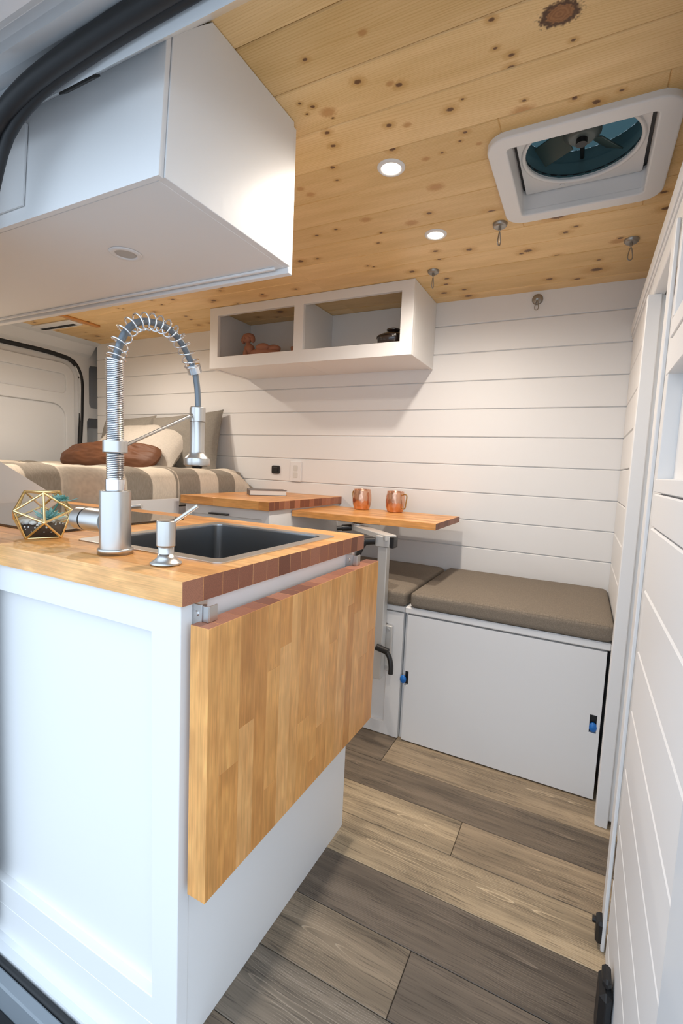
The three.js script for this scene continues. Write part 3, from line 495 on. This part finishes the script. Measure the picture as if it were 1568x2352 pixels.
// ---------------------------------------------------------------- cabinet by the bed, book, outlets
{
  const c = thing('bedside_cabinet', 'white bedside cabinet between the bed and the corner bench', 'cabinet', [-1.43, 0, -1.98]);
  const o = (g) => { g.translate(1.43, 0, 1.98); return g; };
  part('body', o(cbox(-1.69, 0, ZW + 0.002, -1.20, 0.888, -1.68, 0.001)), M.cabinet, c);
  const f = poly([[-1.69, 0.02], [-1.20, 0.02], [-1.20, 0.886], [-1.69, 0.886]]); f.holes.push(poly([[-1.65, 0.30], [-1.24, 0.30], [-1.24, 0.845], [-1.65, 0.845]]));
  part('front_frame', o(atZ(extr(f, 0.012, 0.001), -1.6795)), M.cabinet, c);
  part('pull', o(cbox(-1.53, 0.848, -1.667, -1.42, 0.856, -1.648, 0.001)), M.black, c);
  const w = thing('cabinet_top', 'thick butcher-block top on the bedside cabinet under the book', 'countertop', [-1.43, 0.889, -1.98]);
  const ow = (g) => { g.translate(1.43, -0.889, 1.98); return g; };
  let z = ZW + 0.001; while (z < -1.645) { const d = Math.min(rr(0.036, 0.048), -1.643 - z); let x = -1.70; while (x < -1.19) { const x2 = Math.min(-1.185, x + rr(0.2, 0.45)), e = x2 > -1.24 ? -1.185 : x2; part('stave', ow(cbox(x, 0.889, z, e, 0.927, z + d, 0.0005, 0, [rr(0, 1), rr(0, 1)])), wood(3 + Math.floor(rnd() * 5)), w); x = e >= -1.185 ? 0 : e; } z += d; }
  const b = thing('book', 'grey hardcover book lying on the bedside cabinet top', 'book', [-1.475, 0.9275, -2.02], 0.77);
  part('cover', merge([cbox(-0.096, 0, -0.065, 0.096, 0.0025, 0.065, 0.0006), cbox(-0.096, 0.0255, -0.065, 0.096, 0.028, 0.065, 0.0006), cbox(-0.096, 0.0025, -0.065, -0.0935, 0.0255, 0.065, 0.0003)]), std({ color: lin(0.16, 0.14, 0.135), roughness: 0.6 }), b);
  part('pages', cbox(-0.0930, 0.0027, -0.062, 0.092, 0.0253, 0.062, 0), M.paper, b);
  const out = thing('wall_outlet', 'white wall outlet plate with double socket on the shiplap wall', 'outlet', [-1.489, 1.052, ZW]);
  part('plate', atZ(extr(rrect(-0.037, -0.058, 0.037, 0.058, 0.004), 0.006, 0.0015), 0.0002), M.plastic, out);
  for (const y of [-0.02, 0.02]) { const s = part('socket', atZ(extr(rrect(-0.016, y - 0.0165, 0.016, y + 0.0165, 0.008), 0.002, 0.0005), 0.0062), std({ color: lin(0.66, 0.65, 0.62), roughness: 0.4 }), out); for (const x of [-0.006, 0.006]) part('slot', cbox(x - 0.001, y - 0.001, 0.0081, x + 0.001, y + 0.009, 0.0086, 0), M.dark, s); part('slot', cbox(-0.0025, y - 0.011, 0.0081, 0.0025, y - 0.006, 0.0086, 0), M.dark, s); }
  const us = thing('charging_socket', 'small square black charging socket on the shiplap wall beside the outlet', 'socket', [-1.63, 1.058, ZW]);
  part('bezel', atZ(extr(rrect(-0.027, -0.024, 0.027, 0.024, 0.009), 0.007, 0.002), 0.0002), M.black, us); part('cap', atZ(extr(rrect(-0.016, -0.014, 0.016, 0.014, 0.004), 0.003, 0.001), 0.0072), M.black, us);
}

// ---------------------------------------------------------------- bed
{
  const base = thing('bed_platform', 'white bed platform front panel under the striped duvet', 'bed', [-2.5, 0, -1.5]);
  const o = (g) => { g.translate(2.5, 0, 1.5); return g; };
  tag(part('bed_fascia', cbox(-1.757, 0, -1.676, -1.742, 0.905, -1.28, 0.002), M.cabinet, scene), 'low white panel across the front of the bed beside the bedside cabinet', 'panel');
  part('box', o(cbox(-1.999, 0, ZW + 0.003, -1.767, 0.86, -1.275, 0.001)), M.cabinet, base); part('box', o(cbox(-3.28, 0, ZW + 0.003, -2.0, 0.86, -0.62, 0.001)), M.cabinet, base);
  const stripe = texture(64, 1024, (x, y) => { const z = y / 1024 * 1.7, ph = ((z - 0.005) / 0.28) % 1, e = 0.5 + 0.5 * Math.tanh(Math.sin(ph * Math.PI * 2) * 30), n = (vn(x * 0.9, y * 0.9) - 0.5) * 22; return [lerp(224, 150, e) + n, lerp(213, 142, e) + n, lerp(196, 130, e) + n]; });
  // duvet: closed surface, profile from the front hem over the edge and along the top
  const prof = [[-1.772, 0.868], [-1.772, 0.90], [-1.772, 0.94], [-1.776, 0.985], [-1.795, 1.02], [-1.84, 1.04], [-1.95, 1.045], [-2.2, 1.035], [-2.6, 1.03], [-3.0, 1.03], [-3.27, 1.025], [-3.275, 0.868]];
  const crv = new THREE.CatmullRomCurve3(prof.map(([x, y]) => V(x, y, 0))), NS = 110, NZ = 130, P = [], U = [], I = [], za = ZW + 0.012, zb = -0.63;
  for (let i = 0; i <= NS; i++) { const p = crv.getPoint(i / NS); for (let j = 0; j <= NZ; j++) {
    const z = lerp(za, zb, j / NZ), near = sstep(0, 0.14, z - za), drop = (1 - near) * (i < NS * 0.5 ? 0.075 : 0.02);
    const top = sstep(0.90, 0.98, p.y), wr = (perlin.noise(p.x * 6, z * 7, 1.7) * 0.009 + perlin.noise(p.x * 15, z * 16, 5.1) * 0.004 + 0.006 * Math.sin(z * 23 + p.x * 5) * perlin.noise(p.x * 3, z * 3, 8)) ;
    const sh = -0.245 * sstep(-1.33, -1.27, z) * sstep(-2.3, -1.85, p.x); P.push(p.x + sh + (i > NS - 12 ? 0 : 1) * wr * (1 - top * 0.6) * 0.8, Math.max(0.862, p.y - drop * sstep(0.87, 1.0, p.y) + wr * top * 1.3), z); U.push(i / NS, -z / 1.7); } }
  for (let i = 0; i < NS; i++) for (let j = 0; j < NZ; j++) { const a = i * (NZ + 1) + j, b = a + NZ + 1; I.push(a, a + 1, b, b, a + 1, b + 1); }
  const g = new THREE.BufferGeometry(); g.setAttribute('position', new THREE.Float32BufferAttribute(P, 3)); g.setAttribute('uv', new THREE.Float32BufferAttribute(U, 2)); g.setIndex(I); g.computeVertexNormals();
  tag(part('duvet', g, new THREE.MeshStandardMaterial({ map: stripe, roughness: 0.95, side: THREE.DoubleSide }), scene), 'beige and grey striped linen duvet spread over the bed', 'duvet');
}
function pillow(w, h, d, mat, label, pos, rot, pw = 2.6, wr = 0.008, round = 0) {
  const N = 44, P = [], U = [], I = [];
  for (const s of [1, -1]) { const b = P.length / 3; for (let i = 0; i <= N; i++) for (let j = 0; j <= N; j++) {
    const u = i / N * 2 - 1, v = j / N * 2 - 1, k = Math.pow(Math.max(0, (1 - Math.pow(Math.abs(u), pw)) * (1 - Math.pow(Math.abs(v), pw))), 0.5), pin = 1 - 0.06 * (1 - Math.abs(u * u)) * Math.abs(v) - 0.06 * (1 - v * v) * Math.abs(u);
    const n = perlin.noise(u * 2.5 + w * 7, v * 2.5, s + h) * wr + perlin.noise(u * 7, v * 7 + w, s * 3) * wr * 0.4;
    const rc = 1 - round * u * u * v * v; P.push(u * w / 2 * pin * rc, v * h / 2 * pin * rc, s * (d / 2 * k + n * k)); U.push(u * w * 2, v * h * 2); }
    for (let i = 0; i < N; i++) for (let j = 0; j < N; j++) { const a = b + i * (N + 1) + j, c = a + N + 1; if (s > 0) I.push(a, c, a + 1, c, c + 1, a + 1); else I.push(a, a + 1, c, c, a + 1, c + 1); } }
  const g = new THREE.BufferGeometry(); g.setAttribute('position', new THREE.Float32BufferAttribute(P, 3)); g.setAttribute('uv', new THREE.Float32BufferAttribute(U, 2)); g.setIndex(I); g.computeVertexNormals();
  const m = part('pillow', g, mat, scene); m.rotation.set(...rot, 'YXZ'); m.position.set(...pos); return tag(m, label, 'pillow');
}
pillow(0.55, 0.42, 0.15, M.greyLinen, 'grey linen pillow standing against the shiplap wall at the bed corner', [-2.255, 1.185, -2.195], [-0.30, 0.08, 0.10]);
pillow(0.50, 0.40, 0.13, M.greyLinen, 'grey linen pillow against the wall behind the beige pillow', [-2.80, 1.175, -2.20], [-0.28, 0, 0.05]);
pillow(0.78, 0.42, 0.17, M.linen, 'large beige linen pillow leaning behind the brown leather pillow', [-2.54, 1.155, -2.10], [-0.80, 0.05, 0.02]);
pillow(0.90, 0.22, 0.15, M.leather, 'long brown leather lumbar pillow in front of the beige pillow', [-2.60, 1.095, -1.93], [-0.80, 0.02, 0.0], 2.0, 0.020, 0.22);

// ---------------------------------------------------------------- kitchen island
{
  const XS = -0.572, is = thing('kitchen_island', 'white kitchen island cabinet with a framed front panel under the countertop', 'cabinet', [-1.27, 0, -0.89]);
  const o = (g) => { g.translate(1.27, 0, 0.89); return g; };
  part('body', o(merge([cbox(-1.955, 0.0, -1.216, XS - 0.019, 0.67, -0.580, 0.001), cbox(-1.955, 0.671, -1.216, -1.08, 0.80, -0.580, 0.001)])), M.cabinet, is);
  part('apron', o(merge([cbox(-1.955, 0.801, -1.216, XS - 0.0195, 0.852, -1.195, 0), cbox(-1.955, 0.801, -0.600, XS - 0.0195, 0.852, -0.580, 0)])), M.cabinet, is);
  part('side_panel', o(cbox(XS - 0.0185, 0.0, -1.217, XS, 0.852, -0.5805, 0.0012)), M.cabinet, is);
  const f = poly([[-1.95, -0.036], [XS + 0.001, -0.036], [XS + 0.001, 0.852], [-1.95, 0.852]]); f.holes.push(poly([[-1.20, 0.098], [-0.634, 0.098], [-0.640, 0.794], [-1.20, 0.794]]));
  part('front_frame', o(atZ(extr(f, 0.0235, 0.0015), -0.580)), M.cabinet, is);
  part('front_panel', o(cbox(-1.22, 0.09, -0.5795, -0.62, 0.80, -0.5715, 0)), M.cabinet, is);
  part('plinth_strip', o(cbox(-1.95, -0.037, -0.5565, XS + 0.0015, 0.043, -0.5545, 0.0006)), M.cabinet, is);
  // countertop of staves with a cut-out for the sink
  const c = thing('countertop', 'butcher-block countertop of the island around the sink', 'countertop', [-1.26, 0.853, -0.9]);
  const oc = (g) => { g.translate(1.26, -0.853, 0.9); return g; };
  const H = [-1.026, -1.144, -0.612, -0.694]; let z = -1.252, row = 0;
  const widths = [0.044, 0.042, 0.046, 0.040, 0.045, 0.043, 0.044, 0.041, 0.046, 0.044, 0.042, 0.045, 0.043, 0.044, 0.048, 0.048];
  const sum = widths.reduce((a, b) => a + b), kf = 0.705 / sum;
  for (const w0 of widths) {
    const z0 = z, z1 = z + w0 * kf; let x = -1.95, first = true; row++;
    const cuts = []; let xx = -0.560; while (xx > -1.95) { const l = rr(0.28, 0.62); cuts.push([Math.max(-1.95, xx - l), xx]); xx -= l; }
    for (const [a, b] of cuts) {
      const m = wood(), uvo = [rr(0, 1), rr(0, 1)], put = (x0, x1, za, zb) => { if (x1 - x0 > 0.002 && zb - za > 0.002) part('stave', oc(cbox(x0, 0.853, za, x1, 0.895, zb, 0.0004, 0, uvo)), m, c); };
      const ix0 = Math.max(a, H[0]), ix1 = Math.min(b, H[2]), iz0 = Math.max(z0, H[1]), iz1 = Math.min(z1, H[3]);
      if (ix1 > ix0 && iz1 > iz0) { put(a, ix0, z0, z1); put(ix1, b, z0, z1); put(ix0, ix1, z0, iz0); put(ix0, ix1, iz1, z1); } else put(a, b, z0, z1);
    }
    z = z1;
  }
  // sink
  const s = thing('kitchen_sink', 'square brushed stainless steel drop-in sink in the countertop', 'sink', [-0.819, 0.895, -0.919]);
  const rim = rrect(-0.217, -0.237, 0.217, 0.237, 0.018); rim.holes.push(rrect(-0.188, -0.208, 0.188, 0.208, 0.022));
  part('rim', extr(rim, 0.0022, 0.0006).rotateX(-Math.PI / 2).translate(0, 0.0002, 0), M.steel, s);
  { const P = [], I = [], sh = [], K = 48; const ring = (hx, hz, r, y) => { const p = rrect(-hx, -hz, hx, hz, r).getSpacedPoints(K * 4); return p.slice(0, K * 4).map((q) => [q.x, y, q.y]); };
    const rings = [ring(0.188, 0.208, 0.022, 0.0022), ring(0.187, 0.207, 0.022, -0.004), ring(0.185, 0.205, 0.022, -0.190), ring(0.179, 0.199, 0.02, -0.202), ring(0.168, 0.188, 0.018, -0.206), ring(0.03, 0.03, 0.029, -0.210)];
    rings.forEach((rg) => rg.forEach((q) => P.push(...q))); const n = K * 4;
    for (let i = 0; i < rings.length - 1; i++) for (let j = 0; j < n; j++) { const a = i * n + j, b = i * n + (j + 1) % n; I.push(a, b, a + n, b, b + n, a + n); }
    const g = new THREE.BufferGeometry(); g.setAttribute('position', new THREE.Float32BufferAttribute(P, 3)); g.setIndex(I); g.computeVertexNormals(); g.setAttribute('uv', new THREE.Float32BufferAttribute(new Float32Array(P.length / 3 * 2), 2));
    part('basin', g, new THREE.MeshPhysicalMaterial({ color: lin(0.38, 0.39, 0.40), metalness: 1, roughness: 0.27, side: THREE.DoubleSide }), s); }
  part('drain', lathe([[0, -0.212], [0.02, -0.212], [0.028, -0.209], [0.034, -0.2085]], 28), M.chrome, s);
  // cooktop
  const ck = thing('cooktop', 'black glass induction cooktop flush on the counter behind the faucet', 'cooktop', [-1.545, 0.895, -0.92]);
  part('glass', atZ(extr(rrect(-0.385, -0.225, 0.385, 0.225, 0.012), 0.004, 0.001), 0).rotateX(-Math.PI / 2).translate(0, 0.0012, 0), M.cook, ck);
  for (const x of [-0.2, 0.17]) part('burner_ring', new THREE.TorusGeometry(0.095, 0.0006, 4, 64).rotateX(Math.PI / 2).translate(x, 0.0050, 0), std({ color: lin(0.12, 0.12, 0.12), roughness: 0.5 }), ck);
  // gable at the end of the counter
  tag(part('counter_gable', sweepX([[-0.60, 0], [-1.256, 0], [-1.256, 0.892], [-1.225, 0.905], [-0.955, 1.083], [-0.60, 1.32]], -1.975, -1.957, 0.001), M.white, scene), 'white slanted end panel between the cooktop and the bed', 'panel');
}
// drop leaf
{
  const l = thing('drop_leaf', 'folded-down butcher-block drop leaf hanging on the side of the island', 'drop leaf', [-0.538, 0.335, -0.917]);
  const o = (g) => { g.translate(0.538, -0.335, 0.917); return g; };
  const ws = [0.030, 0.052, 0.044, 0.038, 0.044, 0.040, 0.036, 0.050, 0.036, 0.050, 0.044, 0.054, 0.036, 0.044, 0.056, 0.054], sum = ws.reduce((a, b) => a + b), k = 0.706 / sum;
  const joints = [[], [0.55], [0.61], [], [0.44, 0.685], [0.72], [], [0.52], [0.40], [0.47], [0.66], [], [0.73], [0.70], [0.56], [0.62]];
  const tints = [4, 7, 0, 3, 7, 2, 6, 4, 7, 1, 4, 0, 3, 6, 1, 7];
  let z = -0.564;
  ws.forEach((w0, i) => { const z1 = z - w0 * k, ys = [0.335, ...joints[i].sort((a, b) => a - b), 0.820]; for (let j = 0; j + 1 < ys.length; j++) part('stave', o(cbox(-0.558, ys[j], z1, -0.518, ys[j + 1], z, 0.0004, 1, [rr(0, 1), rr(0, 1)])), [WOOD[(tints[i] + j * 5) % 8], ENDW[(i * 3 + j) % 4]], l); z = z1; });
  for (const zc of [-0.597, -1.175]) {
    const b = new THREE.Group(); b.name = 'hinge_bracket'; l.add(b);
    part('plate', o(merge([cbox(-0.5715, 0.797, zc + 0.0125, -0.5510, 0.850, zc + 0.015, 0.0005), cbox(-0.5715, 0.797, zc - 0.018, -0.5690, 0.850, zc + 0.0125, 0.0005)])), M.zinc, b);
    part('saddle', o(merge([cbox(-0.5508, 0.8205, zc + 0.010, -0.5385, 0.848, zc + 0.0125, 0.0005), cbox(-0.5410, 0.8205, zc - 0.010, -0.5385, 0.848, zc + 0.010, 0.0004), cyl([-0.553, 0.8205, zc + 0.006], [-0.553, 0.848, zc + 0.006], 0.0042, 0.0042, 14)])), M.zinc, b);
    part('screw', o(cyl([-0.562, 0.834, zc + 0.015], [-0.562, 0.834, zc + 0.0172], 0.0052, 0.004)), M.zinc, b);
  }
}
// ---------------------------------------------------------------- faucet
{
  const X = -0.837, Z = -0.636, Y = 0.8955, f = thing('kitchen_faucet', 'tall spring-neck pull-down kitchen faucet beside the sink', 'faucet', [X, Y, Z]);
  part('base_flange', lathe([[0, 0], [0.034, 0], [0.034, 0.010], [0.0305, 0.012], [0, 0.012]], 48), M.steel, f);
  part('body', lathe([[0.0295, 0.012], [0.0295, 0.126], [0.0285, 0.128], [0, 0.128]], 48), M.steel, f);
  part('collar_nut', lathe([[0.0185, 0.128], [0.0192, 0.130], [0.0192, 0.150], [0.018, 0.151], [0, 0.151]], 14), M.chrome, f);
  const helix = (y0, y1, r, pitch, wire) => { const n = Math.round((y1 - y0) / pitch), pts = []; class H extends THREE.Curve { getPoint(t) { const a = t * n * Math.PI * 2; return V(Math.cos(a) * r, y0 + (y1 - y0) * t, Math.sin(a) * r); } } return new THREE.TubeGeometry(new H(), n * 16, wire, 6); };
  part('lower_spring', helix(0.152, 0.203, 0.0155, 0.0036, 0.0016), M.chrome, f);
  part('spring', helix(0.228, 0.382, 0.0155, 0.0036, 0.0016), M.chrome, f);
  part('inner_tube', cyl([0, 0.15, 0], [0, 0.384, 0], 0.0135), M.hose, f);
  part('support_ring', lathe([[0.016, 0.203], [0.0225, 0.203], [0.023, 0.205], [0.023, 0.226], [0.0225, 0.228], [0.016, 0.228]], 40), M.steel, f);
  const arc = [[0.374, 0], [0.39, -0.003], [0.412, -0.009], [0.450, -0.029], [0.472, -0.056], [0.481, -0.086], [0.482, -0.119], [0.473, -0.151], [0.452, -0.178], [0.424, -0.200], [0.408, -0.211], [0.372, -0.221], [0.322, -0.226]].map(([y, z]) => V(0, y, z));
  const cv = new THREE.CatmullRomCurve3(arc); part('hose', new THREE.TubeGeometry(cv, 90, 0.0072, 12), M.hose, f);
  { const t0 = 0.03, t1 = 0.80, n = 16; class H extends THREE.Curve { getPoint(t) { const s = t0 + (t1 - t0) * t, p = cv.getPoint(s), d = cv.getTangent(s), nx = V(1, 0, 0), b = nx.clone().cross(d).normalize(), a = t * n * Math.PI * 2, r = 0.0172; return p.addScaledVector(nx, Math.cos(a) * r).addScaledVector(b, Math.sin(a) * r); } }
    part('arched_spring', new THREE.TubeGeometry(new H(), n * 22, 0.0019, 7), M.chrome, f); }
  const nd = cv.getTangent(0.83), np = cv.getPoint(0.83); part('spring_end_nut', cyl([np.x - nd.x * 0.010, np.y - nd.y * 0.010, np.z - nd.z * 0.010], [np.x + nd.x * 0.010, np.y + nd.y * 0.010, np.z + nd.z * 0.010], 0.0165, 0.0165, 14), M.chrome, f);
  const hd = new THREE.Group(); hd.name = 'spray_head'; hd.position.set(0, 0, -0.224); f.add(hd);
  part('docking_collar', lathe([[0.0085, 0.322], [0.0175, 0.322], [0.0185, 0.320], [0.0185, 0.289], [0.017, 0.2875]].reverse(), 40), M.steel, hd);
  part('handle_barrel', lathe([[0, 0.182], [0.026, 0.182], [0.0305, 0.184], [0.0305, 0.199], [0.028, 0.201], [0.0195, 0.211], [0.0172, 0.219], [0.0172, 0.287], [0, 0.2875]], 44), M.steel, hd);
  part('nozzle', lathe([[0, 0.176], [0.011, 0.176], [0.013, 0.181], [0.024, 0.1815], [0.024, 0.183]], 32), M.black, hd);
  part('support_arm', cyl([0, 0.218, -0.020], [0, 0.302, -0.207], 0.0036), M.steel, f);
  const k = new THREE.Group(); k.name = 'side_handle'; f.add(k);
  part('barrel', cyl([-0.026, 0.062, -0.002], [-0.086, 0.062, -0.002], 0.0245, 0.0245, 36), M.steel, k);
  part('seam', cyl([-0.0865, 0.062, -0.002], [-0.090, 0.062, -0.002], 0.0215, 0.0215, 30), M.black, k);
  part('cap', cyl([-0.0905, 0.062, -0.002], [-0.118, 0.062, -0.002], 0.0245, 0.0235, 36), M.steel, k);
  part('lever', cyl([-0.104, 0.078, -0.022], [-0.005, 0.094, -0.052], 0.004, 0.0045, 14).translate(0.02, 0, 0), M.steel, k);
  part('indicator', cyl([0, 0.112, 0.0288], [0, 0.112, 0.0302], 0.0042), M.zinc, f).rotation.y = -1.0;
  const d = thing('soap_dispenser', 'short brushed steel soap dispenser on the countertop corner beside the faucet', 'soap dispenser', [-0.683, Y, -0.626]);
  part('base', lathe([[0, 0], [0.028, 0], [0.0285, 0.003], [0.024, 0.006], [0.016, 0.012], [0.0145, 0.020], [0, 0.020]], 40), M.steel, d);
  part('neck', lathe([[0.0142, 0.012], [0.0142, 0.034], [0, 0.034]], 36), M.steel, d);
  part('pump', lathe([[0, 0.034], [0.0165, 0.034], [0.0172, 0.036], [0.0172, 0.080], [0.0162, 0.082], [0, 0.082]], 40), M.steel, d);
  part('spout', cyl([0.010, 0.078, -0.008], [0.044, 0.1105, -0.034], 0.0038, 0.0034, 14), M.steel, d);
}
// ---------------------------------------------------------------- terrarium
{
  const R = 0.066, g = new THREE.IcosahedronGeometry(R, 0), pa = g.attributes.position, vs = [];
  for (let i = 0; i < pa.count; i++) { const p = V(pa.getX(i), pa.getY(i), pa.getZ(i)); if (!vs.some((q) => q.distanceTo(p) < 1e-4)) vs.push(p); }
  const fn = V(pa.getX(0) + pa.getX(1) + pa.getX(2), pa.getY(0) + pa.getY(1) + pa.getY(2), pa.getZ(0) + pa.getZ(1) + pa.getZ(2)).normalize(), q = new THREE.Quaternion().setFromUnitVectors(fn, V(0, -1, 0)); vs.forEach((p) => p.applyQuaternion(q));
  // turn so that a bottom edge faces the door: the lower-middle vertex with angle target
  const front = Math.atan2(1.09, 0.66); const low = vs.filter((p) => p.y < 0 && p.y > -R * 0.5), a0 = Math.atan2(low[0].x, low[0].z); vs.forEach((p) => p.applyAxisAngle(V(0, 1, 0), front - a0 + 0.05));
  const t = thing('terrarium', 'brass and glass polyhedral terrarium with a succulent on the counter', 'terrarium', [-1.118, 0.8956, -0.658]);
  const h = R * 0.7947, E = R * 1.0515; vs.forEach((p) => (p.y += h + 0.0016));
  const idx = []; for (let i = 0; i < 12; i++) for (let j = i + 1; j < 12; j++) if (Math.abs(vs[i].distanceTo(vs[j]) - E) < 1e-3) { idx.push([i, j]); part('frame_bar', merge([cyl(vs[i].toArray(), vs[j].toArray(), 0.0026, 0.0026, 8)]), M.brass, t); }
  vs.forEach((p) => part('frame_joint', new THREE.SphereGeometry(0.0028, 10, 8).translate(p.x, p.y, p.z), M.brass, t));
  const near = (i, j) => idx.some(([a, b]) => (a === i && b === j) || (a === j && b === i)), C = V(0, h, 0);
  const topV = vs.reduce((a, p) => a, 0); let openDone = false;
  const faces = []; for (let i = 0; i < 12; i++) for (let j = i + 1; j < 12; j++) for (let k = j + 1; k < 12; k++) if (near(i, j) && near(j, k) && near(i, k)) faces.push([vs[i], vs[j], vs[k]]);
  // the open pane is the upper one turned towards the sink (+x) side
  let best = -9, bi = -1; faces.forEach((fc, n) => { const c = fc[0].clone().add(fc[1]).add(fc[2]).divideScalar(3).sub(C).normalize(), s = c.dot(V(0.75, 0.55, 0.05).normalize()); if (s > best && c.y > 0.1 && c.y < 0.9) { best = s; bi = n; } });
  faces.forEach((fc, n) => { if (n === bi) return; const c = fc[0].clone().add(fc[1]).add(fc[2]).divideScalar(3); if (c.y < 0.004) return; const k = fc.map((p) => p.clone().lerp(c, 0.03)); const gg = new THREE.BufferGeometry().setFromPoints(k); gg.setAttribute('uv', new THREE.Float32BufferAttribute([0, 0, 1, 0, 0, 1], 2)); gg.computeVertexNormals(); part('pane', gg, M.glass, t); });
  // soil: lower slice of the body
  { const lvl = 0.034, pts = []; for (const p of vs) if (p.y < lvl) pts.push(p.clone().lerp(C, 0.06)); for (const [i, j] of idx) { const a = vs[i], b = vs[j]; if ((a.y - lvl) * (b.y - lvl) < 0) pts.push(a.clone().lerp(b, (lvl - a.y) / (b.y - a.y)).lerp(V(C.x, lvl, C.z), 0.06)); }
    const bot = pts.filter((p) => p.y < 0.01), rim = pts.filter((p) => Math.abs(p.y - lvl) < 0.004), mid = pts.filter((p) => p.y >= 0.01 && p.y < lvl - 0.004), ang = (p) => Math.atan2(p.z, p.x); rim.sort((a, b) => ang(a) - ang(b));
    const S = [], W = 48, rad = (list, th, y) => { let m = 9; const d = V(Math.cos(th), 0, Math.sin(th)); for (const fc of faces) { const n = fc[1].clone().sub(fc[0]).cross(fc[2].clone().sub(fc[0])).normalize(); if (n.dot(fc[0].clone().sub(C)) < 0) n.negate(); const o = V(0, y, 0), den = n.dot(d); if (den > 1e-4) { const s = n.dot(fc[0].clone().sub(o)) / den; if (s > 0) m = Math.min(m, s); } } return m; };
    const P = [], I = [], lv = [0.004, 0.012, 0.022, 0.030]; P.push(0, 0.004, 0); lv.forEach((y) => { for (let i = 0; i < W; i++) { const th = i / W * Math.PI * 2, r = rad(null, th, y) - 0.0022; P.push(Math.cos(th) * r, y + (y > 0.028 ? perlin.noise(Math.cos(th) * 3, Math.sin(th) * 3, 2) * 0.004 : 0), Math.sin(th) * r); } });
    for (let i = 0; i < W; i++) { const th = i / W * Math.PI * 2; P.push(Math.cos(th) * 0.025, 0.033 + perlin.noise(i * 0.3, 1, 1) * 0.003, Math.sin(th) * 0.025); } P.push(0, 0.035, 0);
    for (let i = 0; i < W; i++) I.push(0, 1 + i, 1 + (i + 1) % W); for (let l2 = 0; l2 < 4; l2++) for (let i = 0; i < W; i++) { const a = 1 + l2 * W + i, b = 1 + l2 * W + (i + 1) % W; I.push(a, a + W, b, b, a + W, b + W); } const last = 1 + 5 * W; for (let i = 0; i < W; i++) I.push(1 + 4 * W + i, last, 1 + 4 * W + (i + 1) % W);
    const g2 = new THREE.BufferGeometry(); g2.setAttribute('position', new THREE.Float32BufferAttribute(P, 3)); g2.setIndex(I); g2.computeVertexNormals(); g2.setAttribute('uv', new THREE.Float32BufferAttribute(new Float32Array(P.length / 3 * 2), 2)); part('soil', g2, M.soil, t);
    const peb = [], peb2 = []; for (let i = 0; i < 60; i++) { const s = new THREE.IcosahedronGeometry(rr(0.0012, 0.003), 0), th = rr(0, 6.28), y = i < 34 ? 0.034 : rr(0.016, 0.030), r = i < 34 ? rr(0.01, 0.045) : rad(null, th, y) - 0.003; s.translate(Math.cos(th) * r, y, Math.sin(th) * r); peb.push(s); }
    const gr = part('gravel', merge(peb), M.pebble, t); gr.userData.kind = 'stuff';
    for (const [dx, dz, r] of [[0.012, 0.030, 0.0075], [-0.006, 0.034, 0.0085], [0.026, 0.020, 0.007], [-0.022, 0.030, 0.009], [-0.030, 0.018, 0.008]]) { const s = new THREE.IcosahedronGeometry(r, 1); s.scale(1, 0.7, 1); s.rotateY(dx * 90); s.translate(dx, 0.038, dz); part('pebble', s, M.pebble, t); } }
  // succulent
  const leaf = (len, wd) => { const s = new THREE.SphereGeometry(1, 10, 8); s.scale(wd, wd * 0.35, len / 2); s.translate(0, 0, len / 2); const p = s.attributes.position; for (let i = 0; i < p.count; i++) { const k = p.getZ(i) / len; p.setX(i, p.getX(i) * (1 - 0.5 * k)); p.setY(i, p.getY(i) + k * k * len * 0.25); } s.computeVertexNormals(); return s; };
  const rosette = (pos, n, len, wd, mat, tilt = 0) => { const pl = new THREE.Group(); pl.name = 'succulent'; pl.position.set(...pos); pl.rotation.z = tilt; t.add(pl); for (let ring = 0; ring < 3; ring++) for (let i = 0; i < n - ring; i++) { const l = leaf(len * (1 - ring * 0.22), wd * (1 - ring * 0.15)); l.rotateX(-0.15 - ring * 0.42); l.rotateY(i / (n - ring) * 6.283 + ring * 0.5); part('leaf', l, mat, pl); } };
  rosette([0.012, 0.045, -0.006], 8, 0.036, 0.0075, M.leaf, -0.3);
  rosette([0.034, 0.090, -0.018], 7, 0.019, 0.005, M.leaf, -0.4);
  rosette([0.045, 0.093, -0.022], 6, 0.012, 0.0035, M.leafDark, -0.5);
  part('stem', tube([[0.010, 0.04, -0.006], [0.022, 0.065, -0.012], [0.036, 0.092, -0.02]], 0.002, 10, 6), M.leafDark, t);
  part('trailing_leaf', leaf(0.04, 0.003).rotateY(1.9).translate(0.044, 0.088, -0.022), M.leaf, t);
}
// ---------------------------------------------------------------- black hardware at the foot of the partition
{
  const a = thing('door_stop_bumper', 'small black rubber bumper at the bottom of the door casing', 'bumper', [0.121, 0.012, -1.185]);
  part('bumper_body', cbox(-0.012, 0, -0.030, 0.006, 0.055, 0.010, 0.006), M.black, a); part('bumper_pin', cyl([-0.019, 0.035, -0.02], [-0.010, 0.035, -0.02], 0.007), M.black, a);
  const b = thing('partition_latch', 'long black latch low on the shiplap partition', 'latch', [0.122, -0.035, -1.0]);
  part('grip', cbox(-0.016, 0, -0.03, 0.006, 0.145, 0.04, 0.010), M.black, b); part('end_cap', cbox(-0.012, 0.145, -0.018, 0.004, 0.165, 0.026, 0.006), M.black, b);
}
renderer.render(scene, camera);
